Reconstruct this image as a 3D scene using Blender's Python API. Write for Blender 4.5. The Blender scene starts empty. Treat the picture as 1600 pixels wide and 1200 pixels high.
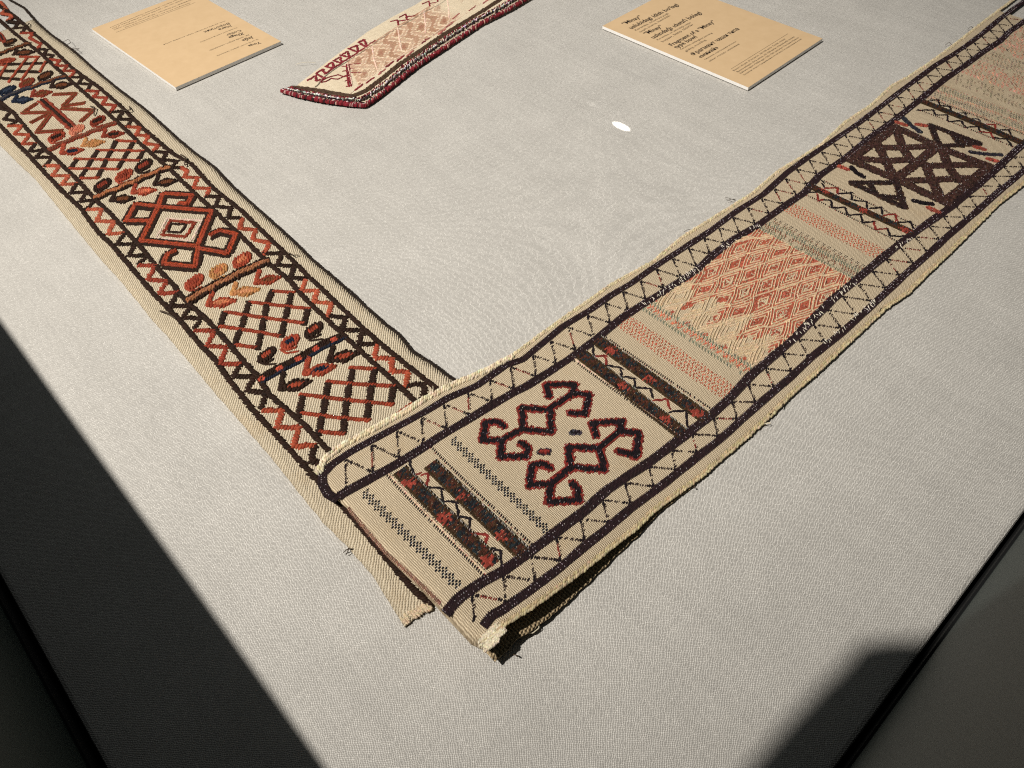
import bpy, math, random
import numpy as np
from mathutils import Vector, Matrix
random.seed(7); RNG = np.random.RandomState(7)
scene = bpy.context.scene
COL = scene.collection

# ------------------------------------------------------------------ camera
H = 0.62                                   # lens height above the cloth, metres
FPX = 1193.21                              # focal length in photo pixels (1600 wide)
M = np.array([[0.99873684, -0.05024666, 0.0],
              [-0.03873592, -0.7699414, 0.63693781],
              [-0.032004, -0.63613325, -0.77091519]])   # camera (x right, y down, z forward) -> world
cd = bpy.data.cameras.new('camera'); cam = bpy.data.objects.new('camera', cd); COL.objects.link(cam)
xr, yd, zf_ = M[:, 0], M[:, 1], M[:, 2]
yd = np.cross(zf_, xr)
mw = Matrix(((xr[0], -yd[0], -zf_[0], 0), (xr[1], -yd[1], -zf_[1], 0), (xr[2], -yd[2], -zf_[2], H), (0, 0, 0, 1)))
cam.matrix_world = mw
cd.sensor_width = 36.0; cd.lens = FPX / 1600 * 36.0
cd.clip_start = 0.005; cd.clip_end = 50
cd.dof.use_dof = True; cd.dof.focus_distance = 0.86; cd.dof.aperture_fstop = 22.0
scene.camera = cam

# ------------------------------------------------------------------ world, lamps, exposure
w = bpy.data.worlds.new('World'); scene.world = w; w.use_nodes = True
w.node_tree.nodes['Background'].inputs[0].default_value = (0.9, 0.97, 1.0, 1)
w.node_tree.nodes['Background'].inputs[1].default_value = 0.075
LAZ, LEL, LD = math.radians(200), math.radians(60), 5.0
Ldir = Vector((math.cos(LEL) * math.cos(LAZ), math.cos(LEL) * math.sin(LAZ), math.sin(LEL)))
def spot(name, loc, target, power, size, blend, radius, color):
    d = bpy.data.lights.new(name, 'SPOT'); d.energy = power; d.spot_size = math.radians(size); d.spot_blend = blend
    d.shadow_soft_size = radius; d.color = color
    o = bpy.data.objects.new(name, d); COL.objects.link(o); o.location = loc
    o.rotation_euler = (Vector(target) - Vector(loc)).to_track_quat('-Z', 'Y').to_euler()
    return o
base = Vector((0.0, 0.55, 0))
spot('gallery_spotlight', base + Ldir * LD, (-0.19, 1.03, 0), 1640, 33, 1.0, 0.055, (1.0, 0.968, 0.915))
# added narrow lamps; their lit patches stand in for a lamp's glint in glass
PT = Vector((0.1765, 0.9855, 0)); PD = Vector((math.cos(math.radians(130)) * .90, math.sin(math.radians(130)) * .90, .42)).normalized()
spot('glint_standin_lamp', PT + PD * .86, PT, 170, 1.0, 0.35, 0.0008, (1.0, 0.99, 0.97))
PT2 = Vector((*[0.1428, 1.0477], 0)); spot('glint_standin_lamp', PT2 + PD * .80, PT2, 9, 1.0, 1.0, 0.0008, (1.0, 0.99, 0.97))
scene.view_settings.view_transform = 'Standard'
scene.view_settings.look = 'None'; scene.view_settings.exposure = 0.0; scene.view_settings.gamma = 1.0
scene.render.engine = 'CYCLES'
scene.cycles.max_bounces = 5
try:
    scene.cycles.use_denoising = False; scene.cycles.filter_width = 1.15; scene.cycles.sample_clamp_indirect = 2.0
except Exception:
    pass

# ------------------------------------------------------------------ helpers
def S(r, g, b):
    f = lambda c: (c / 255 / 12.92) if c <= 10 else ((c / 255 + 0.055) / 1.055) ** 2.4
    return (f(r), f(g), f(b))
def unproj(P, z):
    """photo pixels (N,2) + heights (N,) -> world xy on those heights"""
    P = np.atleast_2d(np.asarray(P, float))
    d = np.stack([(P[:, 0] - 800) / FPX, (P[:, 1] - 600) / FPX, np.ones(len(P))], 1) @ M.T
    t = (z - H) / d[:, 2]
    return d[:, :2] * t[:, None]
def place(P, zf):
    P = np.atleast_2d(np.asarray(P, float)); z = np.full(len(P), 0.004)
    for _ in range(7):
        xy = unproj(P, z); z = zf(xy)
    return np.column_stack([unproj(P, z), z])
def C(x0, y0, s, pts):                     # coordinates noted on an enlarged crop -> photo pixels
    return [(x0 + a / s, y0 + b / s) for a, b in pts]
W0 = lambda x, y: unproj([(x, y)], np.zeros(1))[0]

def smooth_noise(xy, sc, seed):
    r = np.random.RandomState(seed); o = np.zeros(len(xy))
    for _ in range(6):
        a = r.uniform(0, 6.283); k = r.uniform(.6, 1.5) * sc; ph = r.uniform(0, 6.283)
        o += np.sin((xy[:, 0] * math.cos(a) + xy[:, 1] * math.sin(a)) * k + ph)
    return o / 6
# heights of the textiles over the cloth
def zL(xy):
    return 0.0034 + 0.0010 * smooth_noise(xy, 45, 3)
K1 = np.array([-0.030, 0.228]); K2 = np.array([-0.165, 0.415])
def zR(xy):
    d1 = np.linalg.norm(xy - K1, axis=1); d2 = np.linalg.norm(xy - K2, axis=1)
    return 0.0045 + 0.025 * np.exp(-(d1 / 0.135) ** 2) + 0.0075 * np.exp(-(d2 / 0.12) ** 2) + 0.0010 * smooth_noise(xy, 40, 5)
def zT(xy):
    return 0.006 + 0.0008 * smooth_noise(xy, 40, 9)

def link(o, parent=None):
    COL.objects.link(o)
    if parent is not None: o.parent = parent
    return o
def thing(name, label, cat, loc, group=None):
    o = bpy.data.objects.new(name, None); COL.objects.link(o); o.location = loc
    o.empty_display_size = 0.05
    o['label'] = label; o['category'] = cat
    if group: o['group'] = group
    bpy.context.view_layer.update()
    return o
def mesh_obj(name, verts, faces, mat, parent=None, smooth=True, col=None, label=None, uv=None):
    me = bpy.data.meshes.new(name)
    off = np.array(parent.location) if parent is not None else np.zeros(3)
    v = np.asarray(verts, float) - off
    me.from_pydata([tuple(a) for a in v], [], faces)
    if smooth: me.polygons.foreach_set('use_smooth', [True] * len(me.polygons))
    if uv is not None:
        l = me.uv_layers.new(name='UV'); vi = np.zeros(len(me.loops), int); me.loops.foreach_get('vertex_index', vi)
        l.data.foreach_set('uv', np.asarray(uv)[vi].astype('f').ravel())
    if col is not None:
        at = me.color_attributes.new('Col', 'FLOAT_COLOR', 'POINT')
        at.data.foreach_set('color', np.column_stack([col, np.ones(len(col))]).astype('f').ravel())
    me.materials.append(mat); me.update()
    o = bpy.data.objects.new(name, me)
    if label: o['label'] = label
    return link(o, parent)

# ------------------------------------------------------------------ materials
class NT:
    def __init__(s, name):
        s.m = bpy.data.materials.new(name); s.m.use_nodes = True; s.t = s.m.node_tree
        s.b = s.t.nodes['Principled BSDF']; s.b.inputs['Specular IOR Level'].default_value = 0.2
    def n(s, typ, **kw):
        o = s.t.nodes.new(typ)
        for k, v in kw.items():
            if k.startswith('_'): setattr(o, k[1:], v)
            else: o.inputs[k].default_value = v
        return o
    def l(s, a, b): s.t.links.new(a, b)
    def math(s, op, a, b=None, c=None):
        o = s.t.nodes.new('ShaderNodeMath'); o.operation = op
        for i, q in enumerate((a, b, c)):
            if q is None: continue
            if isinstance(q, (int, float)): o.inputs[i].default_value = q
            else: s.l(q, o.inputs[i])
        return o.outputs[0]
    def mix(s, f, a, b, mode='MIX'):
        o = s.t.nodes.new('ShaderNodeMix'); o.data_type = 'RGBA'; o.blend_type = mode
        for i, q in ((0, f), (6, a), (7, b)):
            if isinstance(q, (int, float)): o.inputs[i].default_value = q
            elif isinstance(q, tuple): o.inputs[i].default_value = q + (1,) if len(q) == 3 else q
            else: s.l(q, o.inputs[i])
        return o.outputs[2]
    def noise(s, scale, vec=None, detail=3, rough=.6):
        o = s.n('ShaderNodeTexNoise', Scale=scale, Detail=detail, Roughness=rough)
        if vec is not None: s.l(vec, o.inputs['Vector'])
        return o.outputs['Fac']
    def ramp(s, fac, a, b):
        o = s.n('ShaderNodeMapRange'); s.l(fac, o.inputs[0]); o.inputs[1].default_value = a; o.inputs[2].default_value = b
        return o.outputs[0]

def weave_mat(name, base, dark, pu, pv, kind='plain', bump=0.0004, rough=0.9, uv=True, contrast=1.0, stain=None, slub=0.3, jf=260.0, ja=.9, drape=0.0):
    """plain weave / rib / twill from the thread coordinates (metres) held in UV or object space"""
    T = NT(name); tc = T.n('ShaderNodeTexCoord')
    src = tc.outputs['UV'] if uv else tc.outputs['Object']
    wob = T.n('ShaderNodeTexNoise', Scale=60.0, Detail=2.0); T.l(src, wob.inputs['Vector'])
    wv = T.n('ShaderNodeVectorMath', _operation='SCALE', Scale=min(pu, pv) * .8); T.l(wob.outputs['Color'], wv.inputs[0])
    ad = T.n('ShaderNodeVectorMath', _operation='ADD'); T.l(src, ad.inputs[0]); T.l(wv.outputs[0], ad.inputs[1])
    hf = T.n('ShaderNodeTexNoise', Scale=jf, Detail=1.0); T.l(src, hf.inputs['Vector'])
    hv = T.n('ShaderNodeVectorMath', _operation='SCALE', Scale=min(pu, pv) * ja); T.l(hf.outputs['Color'], hv.inputs[0])
    ad2 = T.n('ShaderNodeVectorMath', _operation='ADD'); T.l(ad.outputs[0], ad2.inputs[0]); T.l(hv.outputs[0], ad2.inputs[1])
    sp = T.n('ShaderNodeSeparateXYZ'); T.l(ad2.outputs[0], sp.inputs[0])
    x, y = sp.outputs[0], sp.outputs[1]
    tau = 6.28318
    if kind == 'plain':
        # slubs: threads a little thicker or thinner
        m1 = T.n('ShaderNodeMapping'); m1.inputs['Scale'].default_value = (1 / pu * .35, 6, 1); T.l(src, m1.inputs[0])
        m2 = T.n('ShaderNodeMapping'); m2.inputs['Scale'].default_value = (6, 1 / pv * .35, 1); T.l(src, m2.inputs[0])
        n1 = T.noise(1.0, m1.outputs[0], 2); n2 = T.noise(1.0, m2.outputs[0], 2)
        # threads lie a little off their even spacing
        a = T.math('SINE', T.math('ADD', T.math('MULTIPLY', x, tau / pu), T.math('MULTIPLY', n1, 2.5))); b = T.math('SINE', T.math('ADD', T.math('MULTIPLY', y, tau / pv), T.math('MULTIPLY', n2, 2.5)))
        h = T.math('MULTIPLY', a, b)
        h = T.math('ADD', h, T.math('MULTIPLY', T.math('SUBTRACT', T.math('ADD', n1, n2), 1.0), 5.0 * slub))
    elif kind == 'rib':
        a = T.math('SINE', T.math('MULTIPLY', x, tau / pu)); b = T.math('SINE', T.math('ADD', T.math('MULTIPLY', y, tau / pv), T.math('MULTIPLY', x, tau / pu * .5)))
        h = T.math('ADD', T.math('MULTIPLY', a, .65), T.math('MULTIPLY', b, .45))
    else:
        a = T.math('SINE', T.math('SUBTRACT', T.math('MULTIPLY', x, tau / pu), T.math('MULTIPLY', y, tau / pv)))
        b = T.math('SINE', T.math('MULTIPLY', x, tau / pu * 2.0))
        h = T.math('ADD', T.math('MULTIPLY', a, .8), T.math('MULTIPLY', b, .3))
    fac = T.math('MULTIPLY', T.ramp(h, -1.0, 0.9), contrast)
    fac = T.math('ADD', fac, 1.0 - contrast)
    big = T.noise(14.0, src, 4)
    basec = T.mix(T.ramp(big, .3, .75), tuple(c * .93 for c in base), tuple(min(1, c * 1.05) for c in base))
    colr = T.mix(fac, dark, basec)
    if stain:
        st = T.noise(stain[1], src, 5, .7)
        colr = T.mix(T.math('MULTIPLY', T.ramp(st, .56, .74), stain[2]), colr, stain[0])
    T.l(colr, T.b.inputs['Base Color']); T.b.inputs['Roughness'].default_value = rough
    bp = T.n('ShaderNodeBump', Strength=1.0, Distance=bump); T.l(h, bp.inputs['Height']); 
    if drape:                                  # soft sags and creases of the stretched cloth
        m3 = T.n('ShaderNodeMapping'); m3.inputs['Scale'].default_value = (3.0, 11.0, 1); m3.inputs['Rotation'].default_value = (0, 0, .4); T.l(src, m3.inputs[0])
        dn = T.noise(1.0, m3.outputs[0], 3, .5)
        b2 = T.n('ShaderNodeBump', Strength=1.0, Distance=drape); T.l(dn, b2.inputs['Height']); T.l(b2.outputs[0], bp.inputs['Normal'])
    T.l(bp.outputs[0], T.b.inputs['Normal'])
    T.b.inputs['Sheen Weight'].default_value = 0.0; T.b.inputs['Specular IOR Level'].default_value = 0.1
    return T.m
def wool_mat():
    T = NT('wool_thread'); at = T.n('ShaderNodeVertexColor'); at.layer_name = 'Col'
    hs = T.n('ShaderNodeHueSaturation', Saturation=.98); T.l(at.outputs[0], hs.inputs['Color'])
    tc = T.n('ShaderNodeTexCoord'); n = T.noise(900.0, tc.outputs['Object'], 2)
    c = T.mix(T.ramp(n, .25, .75), T.mix(1.0, hs.outputs[0], (.58, .56, .55), 'MULTIPLY'), T.mix(1.0, hs.outputs[0], (.96, .95, .94), 'MULTIPLY'))
    T.l(c, T.b.inputs['Base Color']); T.b.inputs['Roughness'].default_value = .75
    T.b.inputs['Specular IOR Level'].default_value = .12; T.b.inputs['Roughness'].default_value = .7
    bp = T.n('ShaderNodeBump', Strength=.7, Distance=.0004); T.l(n, bp.inputs['Height']); T.l(bp.outputs[0], T.b.inputs['Normal'])
    return T.m
def flat_mat(name, c1, c2, scale=40, rough=.6, bump=0.0, spec=.3):
    T = NT(name); tc = T.n('ShaderNodeTexCoord'); n = T.noise(scale, tc.outputs['Object'], 5)
    T.l(T.mix(T.ramp(n, .3, .7), c1, c2), T.b.inputs['Base Color']); T.b.inputs['Roughness'].default_value = rough
    T.b.inputs['Specular IOR Level'].default_value = spec
    if bump:
        n2 = T.noise(1200.0, tc.outputs['Object'], 2)
        bp = T.n('ShaderNodeBump', Strength=.6, Distance=bump); T.l(n2, bp.inputs['Height']); T.l(bp.outputs[0], T.b.inputs['Normal'])
    return T.m
WOOL = wool_mat()
M_CLOTH = weave_mat('linen_cloth', S(230, 225, 216), S(112, 105, 95), .00175, .0019, 'plain', .00035, uv=True, contrast=.76, slub=.05, jf=230.0, ja=1.25, drape=.0045)
M_LEFT = weave_mat('twill_wool', S(212, 197, 171), S(116, 98, 70), .0035, .0035, 'twill', .0005, contrast=.72, ja=.5, stain=(S(178, 150, 112), 22, .35))
M_RIGHT = weave_mat('ribbed_wool', S(226, 207, 176), S(112, 90, 62), .0018, .0015, 'rib', .0004, contrast=.82, stain=(S(176, 146, 104), 16, .30))
M_THIRD = weave_mat('fine_wool', S(232, 216, 188), S(190, 168, 136), .0018, .0018, 'plain', .0003, contrast=.6)
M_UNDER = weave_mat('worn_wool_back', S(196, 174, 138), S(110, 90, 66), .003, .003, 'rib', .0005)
M_CARD = flat_mat('apricot_card', S(196, 166, 127), S(202, 172, 133), 60, .55, .00004)
M_CORE = flat_mat('white_foam_core', S(232, 228, 222), S(240, 236, 230), 200, .7)
M_INK = flat_mat('black_ink', S(48, 38, 30), S(62, 50, 40), 300, .6)
M_BLACK = flat_mat('black_paint', S(8, 8, 8), S(14, 14, 14), 30, .8)
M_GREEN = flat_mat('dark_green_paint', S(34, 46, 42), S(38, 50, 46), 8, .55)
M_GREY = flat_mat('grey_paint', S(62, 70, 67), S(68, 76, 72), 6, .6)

# ------------------------------------------------------------------ stitches
def _bead(hi):
    if hi:
        xs = [(-.5, .45), (-.22, 1), (.22, 1), (.5, .45)]; ring = [(-.5, 0), (-.36, .72), (0, 1), (.36, .72), (.5, 0)]
    else:
        xs = [(-.5, .4), (0, 1), (.5, .4)]; ring = [(-.5, 0), (0, 1), (.5, 0)]
    V = []; F = []
    for x, s in xs:
        for y, z in ring: V.append((x, y * s, z * s))
    n = len(ring)
    for i in range(len(xs) - 1):
        for j in range(n - 1):
            F.append((i * n + j, (i + 1) * n + j, (i + 1) * n + j + 1, i * n + j + 1))
    if hi:
        F.append(tuple(range(n))[::-1][::-1]); F.append(tuple((len(xs) - 1) * n + j for j in range(n))[::-1])
    return np.array(V), F
BEAD = {True: _bead(True), False: _bead(False)}
NSTITCH = [0]
def polyat(P, q):
    P = np.array(P, float); d = np.concatenate([[0], np.cumsum(np.linalg.norm(np.diff(P, axis=0), axis=1))]); d /= d[-1]
    return np.column_stack([np.interp(q, d, P[:, 0]), np.interp(q, d, P[:, 1])])
class Batch:
    def __init__(s, hi=True): s.hi = hi; s.c = []; s.a = []; s.L = []; s.w = []; s.h = []; s.col = []
    def add(s, c, ang, L, w, h, col):
        n = len(c)
        if n == 0: return
        s.c.append(np.asarray(c, float)); s.a.append(np.broadcast_to(ang, n).astype(float))
        s.L.append(np.broadcast_to(L, n).astype(float)); s.w.append(np.broadcast_to(w, n).astype(float)); s.h.append(np.broadcast_to(h, n).astype(float))
        s.col.append(np.broadcast_to(np.asarray(col, float), (n, 3)))
    def build(s, name, parent, label=None, stuff=False):
        if not s.c: return None
        c = np.concatenate(s.c); a = np.concatenate(s.a); L = np.concatenate(s.L); w = np.concatenate(s.w); h = np.concatenate(s.h); col = np.concatenate(s.col)
        V, F = BEAD[s.hi]; n, m = len(c), len(V); NSTITCH[0] += n
        lx = V[None, :, 0] * L[:, None]; ly = V[None, :, 1] * w[:, None]; lz = V[None, :, 2] * h[:, None] - h[:, None] * .25
        ca, sa = np.cos(a)[:, None], np.sin(a)[:, None]
        P = np.stack([c[:, 0:1] + lx * ca - ly * sa, c[:, 1:2] + lx * sa + ly * ca, c[:, 2:3] + lz], 2).reshape(-1, 3)
        faces = []
        for i in range(n):
            o = i * m
            for f in F: faces.append(tuple(o + q for q in f))
        ob = mesh_obj(name, P, faces, WOOL, parent, True, np.repeat(col, m, 0), label)
        if stuff: ob['kind'] = 'stuff'
        return ob
def vary(col, n, amt=.16):
    k = 1 + RNG.normal(0, amt, (n, 1)); t = 1 + RNG.normal(0, amt * .25, (n, 3))
    return np.clip(np.asarray(col)[None] * k * t, 0.003, 1)
def resample(P, step):
    P = np.asarray(P, float); d = np.linalg.norm(np.diff(P[:, :2], axis=0), axis=1); s = np.concatenate([[0], np.cumsum(d)])
    n = max(2, int(round(s[-1] / step)) + 1); q = np.linspace(0, s[-1], n)
    X = np.column_stack([np.interp(q, s, P[:, i]) for i in range(P.shape[1])])
    dd = np.gradient(X[:, :2], axis=0) if n > 2 else np.repeat([X[1, :2] - X[0, :2]], 2, 0)
    return X, np.arctan2(dd[:, 1], dd[:, 0]), q / s[-1]
def stroke(b, pts, zf, w, col, rows=None, pitch=.52, slant=48, h=None, lift=0.0, amt=.16, world=False, jit=.08):
    """rope-like row of slanted stitches along a path noted in photo pixels; rows = [(offset, colour)]"""
    if world: Pw = np.asarray(pts, float); Pw = np.column_stack([Pw, zf(Pw)])
    else:
        px = np.asarray(pts, float)
        dens = []
        for i in range(len(px) - 1):
            k = max(1, int(np.hypot(*(px[i + 1] - px[i])) / 8))
            for j in range(k): dens.append(px[i] + (px[i + 1] - px[i]) * j / k)
        dens.append(px[-1]); Pw = place(dens, zf)
    if rows is None: rows = [(0.0, col)]
    h = h if h is not None else w * .42
    for off, cc in rows:
        X, ang, q = resample(Pw, w * pitch)
        n = len(X); nx, ny = -np.sin(ang), np.cos(ang)
        o = off + RNG.normal(0, w * jit, n)
        c = np.column_stack([X[:, 0] + nx * o, X[:, 1] + ny * o, X[:, 2] + lift])
        if callable(cc): cl = np.array([vary(cc(t), 1, amt)[0] for t in q])
        else: cl = vary(cc, n, amt)
        b.add(c, ang + math.radians(slant) + RNG.normal(0, .1, n), w * 1.18 * (1 + RNG.normal(0, .08, n)), w * .62, h * (1 + RNG.normal(0, .1, n)), cl)

DK = S(46, 29, 20); RED = S(154, 64, 40); RED2 = S(132, 52, 32); BRN = S(112, 64, 36); TAN = S(184, 128, 76); NAVY = S(26, 34, 50)
CREAM = S(226, 212, 184); PURP = S(40, 25, 27); DRED = S(126, 42, 34); MRED = S(150, 70, 54); GRN = S(98, 108, 92); BLK = S(28, 20, 24); PINKW = S(226, 196, 168)

# ------------------------------------------------------------------ the display case
wl = [W0(0, 900), W0(165, 1200)]; wr = [W0(1600, 800), W0(1305, 1200)]
def inter(a, b, c, d):
    r, s_ = b - a, d - c; t = ((c - a)[0] * s_[1] - (c - a)[1] * s_[0]) / (r[0] * s_[1] - r[1] * s_[0]); return a + r * t
KC = inter(wl[0], wl[1], wr[0], wr[1])
dl = (wl[0] - wl[1]) / np.linalg.norm(wl[0] - wl[1]); dr = (wr[0] - wr[1]) / np.linalg.norm(wr[0] - wr[1])
def quadgrid(o, a, b, na, nb, z):
    V = []; F = []
    for i in range(na + 1):
        for j in range(nb + 1):
            p = o + a * i / na + b * j / nb; V.append((p[0], p[1], z))
    for i in range(na):
        for j in range(nb):
            q = i * (nb + 1) + j; F.append((q, q + 1, q + nb + 2, q + nb + 1))
    return V, F
# cloth-covered board, edges rounded down
aL, aR = dl * 3.2, dr * 3.2
prof = [(0.0, -.022), (0.0, -.004), (.0012, -.0012), (.004, 0.0)]
V = []; F = []
for off, z in prof:
    o = KC + dl * off + dr * off
    for p in (o, o + dr * (3.2 - off * 2), o + dr * (3.2 - off * 2) + dl * (3.2 - off * 2), o + dl * (3.2 - off * 2)): V.append((p[0], p[1], z))
for i in range(3):
    for j in range(4): F.append((i * 4 + j, i * 4 + (j + 1) % 4, i * 4 + 4 + (j + 1) % 4, i * 4 + 4 + j))
F.append((12, 13, 14, 15)); F.append((3, 2, 1, 0))
V = np.array(V); uvc = np.column_stack([(V[:, :2] - KC) @ dl, (V[:, :2] - KC) @ dr])
cloth = mesh_obj('table_surface', V, F, M_CLOTH, None, False, uv=uvc); cloth['kind'] = 'structure'
cloth['label'] = 'pale grey linen cloth stretched over the board of the case'
def wall(name, o, d, n, zb, zt, th, mat, gap_strip):
    o = o - n * 0; V = []; F = []
    pts = [o, o + d * 3.4, o + d * 3.4 + n * th, o + n * th]
    for z in (zb, zt):
        for p in pts: V.append((p[0], p[1], z))
    for j in range(4): F.append((j, (j + 1) % 4, 4 + (j + 1) % 4, 4 + j))
    F += [(4, 5, 6, 7), (3, 2, 1, 0)]
    ob = mesh_obj(name, V, F, mat, None, False); ob['kind'] = 'structure'; return ob
nl = np.array([-dr[0], -dr[1]]); nr = np.array([-dl[0], -dl[1]])
gap = .006
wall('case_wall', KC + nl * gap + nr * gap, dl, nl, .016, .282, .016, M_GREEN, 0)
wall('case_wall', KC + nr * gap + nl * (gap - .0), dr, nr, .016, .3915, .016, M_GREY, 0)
wall('case_gap_strip', KC + nl * (gap - .002) + nr * gap, dl, nl, -.06, .016, .02, M_BLACK, 0)  # black strips added along the foot of both walls for the dark gap
wall('case_gap_strip', KC + nr * (gap - .002) + nl * gap, dr, nr, -.06, .016, .02, M_BLACK, 0)
o_ = KC - dl * .3 - dr * .3
fv, ff = quadgrid(o_, dl * 4, dr * 4, 1, 1, -.06)
fl = mesh_obj('case_floor', fv, ff, M_BLACK, None, False); fl['kind'] = 'structure'

# ------------------------------------------------------------------ bands: woven grounds
class Axis:
    def __init__(s, deg): a = math.radians(deg); s.U = np.array([math.cos(a), math.sin(a)]); s.V = np.array([math.sin(a), -math.cos(a)])
    def to(s, xy): return np.column_stack([xy[:, 0] * s.U[0] + xy[:, 1] * s.U[1], xy[:, 0] * s.V[0] + xy[:, 1] * s.V[1]])
    def frm(s, uv): return np.outer(uv[:, 0], s.U) + np.outer(uv[:, 1], s.V)
def rail(ax, pts, zf):
    uv = ax.to(place(pts, zf)[:, :2]); k = np.argsort(uv[:, 0]); return uv[k]
def rv(r, u):                              # rail height v at u, extended straight beyond its ends
    u = np.asarray(u, float); v = np.interp(u, r[:, 0], r[:, 1])
    s0 = (r[2, 1] - r[0, 1]) / (r[2, 0] - r[0, 0]); s1 = (r[-1, 1] - r[-3, 1]) / (r[-1, 0] - r[-3, 0])
    v = np.where(u < r[0, 0], r[0, 1] + (u - r[0, 0]) * s0, v); return np.where(u > r[-1, 0], r[-1, 1] + (u - r[-1, 0]) * s1, v)
def ribbon(name, parent, ax, r0, r1, u0, u1, nu, nv, zf, th, mat, dz=0.0, skirt=True, roll=0.0, edge_jit=0.0, endcut=None, uvshift=0):
    us = np.linspace(u0, u1, nu); V = []; UV = []
    rows = []
    for iu, u in enumerate(us):
        a, b = float(rv(r0, u)), float(rv(r1, u))
        if edge_jit:
            a += edge_jit * (math.sin(u * 310) * .4 + random.uniform(-1, 1) * .5); b += edge_jit * (math.sin(u * 277 + 1) * .4 + random.uniform(-1, 1) * .5)
        vv = np.linspace(a, b, nv); uu = np.full(nv, u)
        if endcut: uu = endcut(u, vv, a, b, u0)
        xy = ax.frm(np.column_stack([uu, vv])); z = zf(xy) + dz
        rows.append((uu, vv, z))
    cols = nv + (2 if skirt else 0)
    for uu, vv, z in rows:
        if skirt: uu = np.concatenate([[uu[0]], uu, [uu[-1]]]); vv = np.concatenate([[vv[0] + .0004], vv, [vv[-1] - .0004]]); z = np.concatenate([[max(z[0] - th, .0004)], z, [max(z[-1] - th, .0004)]])
        xy = ax.frm(np.column_stack([uu, vv]))
        V += list(np.column_stack([xy, z])); UV += list(np.column_stack([uu, vv]))
    F = []
    for i in range(nu - 1):
        for j in range(cols - 1):
            q = i * cols + j; F.append((q, q + cols, q + cols + 1, q + 1))
    # close ends downwards
    if skirt:
        for i, sgn in ((0, -1), (nu - 1, 1)):
            b0 = len(V)
            for j in range(cols):
                x, y, z = V[i * cols + j]; V.append((x, y, max(z - th, .0004))); UV.append(UV[i * cols + j])
            for j in range(cols - 1):
                f = (i * cols + j, i * cols + j + 1, b0 + j + 1, b0 + j); F.append(f if sgn < 0 else f[::-1])
    return mesh_obj(name, V, F, mat, parent, True, uv=UV)

# ---- rails of the left band (photo pixels)
AL = Axis(-47.5)
pRin = [(0, 32), (25, 54), (65, 85), (100, 117), (140, 152), (185, 192), (225, 230), (265, 264), (297, 295), (332, 327), (388, 380), (418, 410), (452, 438), (480, 470), (532, 519), (576, 560), (618, 598), (652, 630), (672, 648)]
pRout = [(0, 9), (25, 27), (50, 50), (85, 80), (117, 110), (155, 137), (190, 167), (225, 202), (270, 240), (299, 256), (334, 295), (377, 329), (427, 378), (454, 404), (484, 434), (514, 462), (540, 487), (566, 512), (596, 538), (630, 566), (666, 594), (690, 614)]
pCord = [(15, 0), (37, 12), (57, 35), (80, 55), (100, 69), (117, 82), (145, 107), (185, 140), (225, 170), (255, 197), (278, 218), (306, 241), (334, 261), (362, 291), (400, 325), (430, 352), (461, 380), (487, 406), (510, 425), (540, 451), (574, 482), (600, 506), (622, 522), (644, 550), (674, 568), (700, 588), (712, 596)]
pLin = [(0, 160), (20, 175), (45, 205), (75, 237), (100, 261), (124, 284), (147, 310), (175, 336), (205, 370), (227, 394), (248, 421), (268, 442), (294, 474), (324, 500), (356, 536), (382, 566), (405, 590), (420, 616), (450, 642), (474, 662), (492, 682), (514, 704)]
pLout = [(0, 196), (25, 222), (47, 245), (70, 270), (100, 301), (128, 327), (152, 361), (175, 383), (201, 413), (240, 459), (281, 500), (311, 536), (334, 560), (364, 601), (400, 646), (432, 680), (465, 716), (500, 755), (525, 780), (550, 807), (575, 837), (612, 880), (640, 915), (672, 945)]
pLcl = [(0, 227), (25, 252), (55, 280), (100, 336), (128, 370), (156, 404), (190, 441), (240, 503), (262, 526), (296, 567), (326, 603), (360, 642), (400, 688), (437, 732), (475, 780), (505, 817), (540, 852), (580, 897), (607, 940), (627, 972)]
RRin, RRout, RCord, RLin, RLout, RLcl = [rail(AL, p, zL) for p in (pRin, pRout, pCord, pLin, pLout, pLcl)]
left = thing('textile_band', 'left long cream band embroidered with rust red and brown leaves, lattices and a hooked medallion', 'textile', (-.35, .65, 0), 'embroidered textile strips laid on the cloth')
uend = float(AL.to(place([(640, 972)], zL)[:, :2])[0, 0])
ribbon('ground_cloth', left, AL, RCord, RLcl, -1.75 * .775 - .25, uend, 260, 26, zL, .0022, M_LEFT, edge_jit=.0006)

def bandline(name, parent, pts, zf, w, col, label=None, **kw):
    b = Batch(True); ext = list(pts)
    stroke(b, ext, zf, w, col, **kw); return b.build(name, parent, label)
def extend0(p, k=60):                      # carry a line on past the picture's top-left corner
    (x0, y0), (x1, y1) = p[0], p[2]; d = math.hypot(x1 - x0, y1 - y0); return [(x0 - (x1 - x0) / d * k, y0 - (y1 - y0) / d * k)] + p
for p in (pRin, pRout, pLin, pLout):
    q = [(x, y) for x, y in extend0(p)]
    bandline('border_stripe', left, q, zL, .0052, DK, rows=[(-.0008, DK), (.0008, DK)], h=.0028)
bandline('edging_cord', left, extend0(pCord), zL, .0024, S(50, 40, 32), rows=[(-.0004, S(50, 40, 32)), (.0016, S(44, 36, 30))], jit=.16, slant=30, h=.0018)

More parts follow.
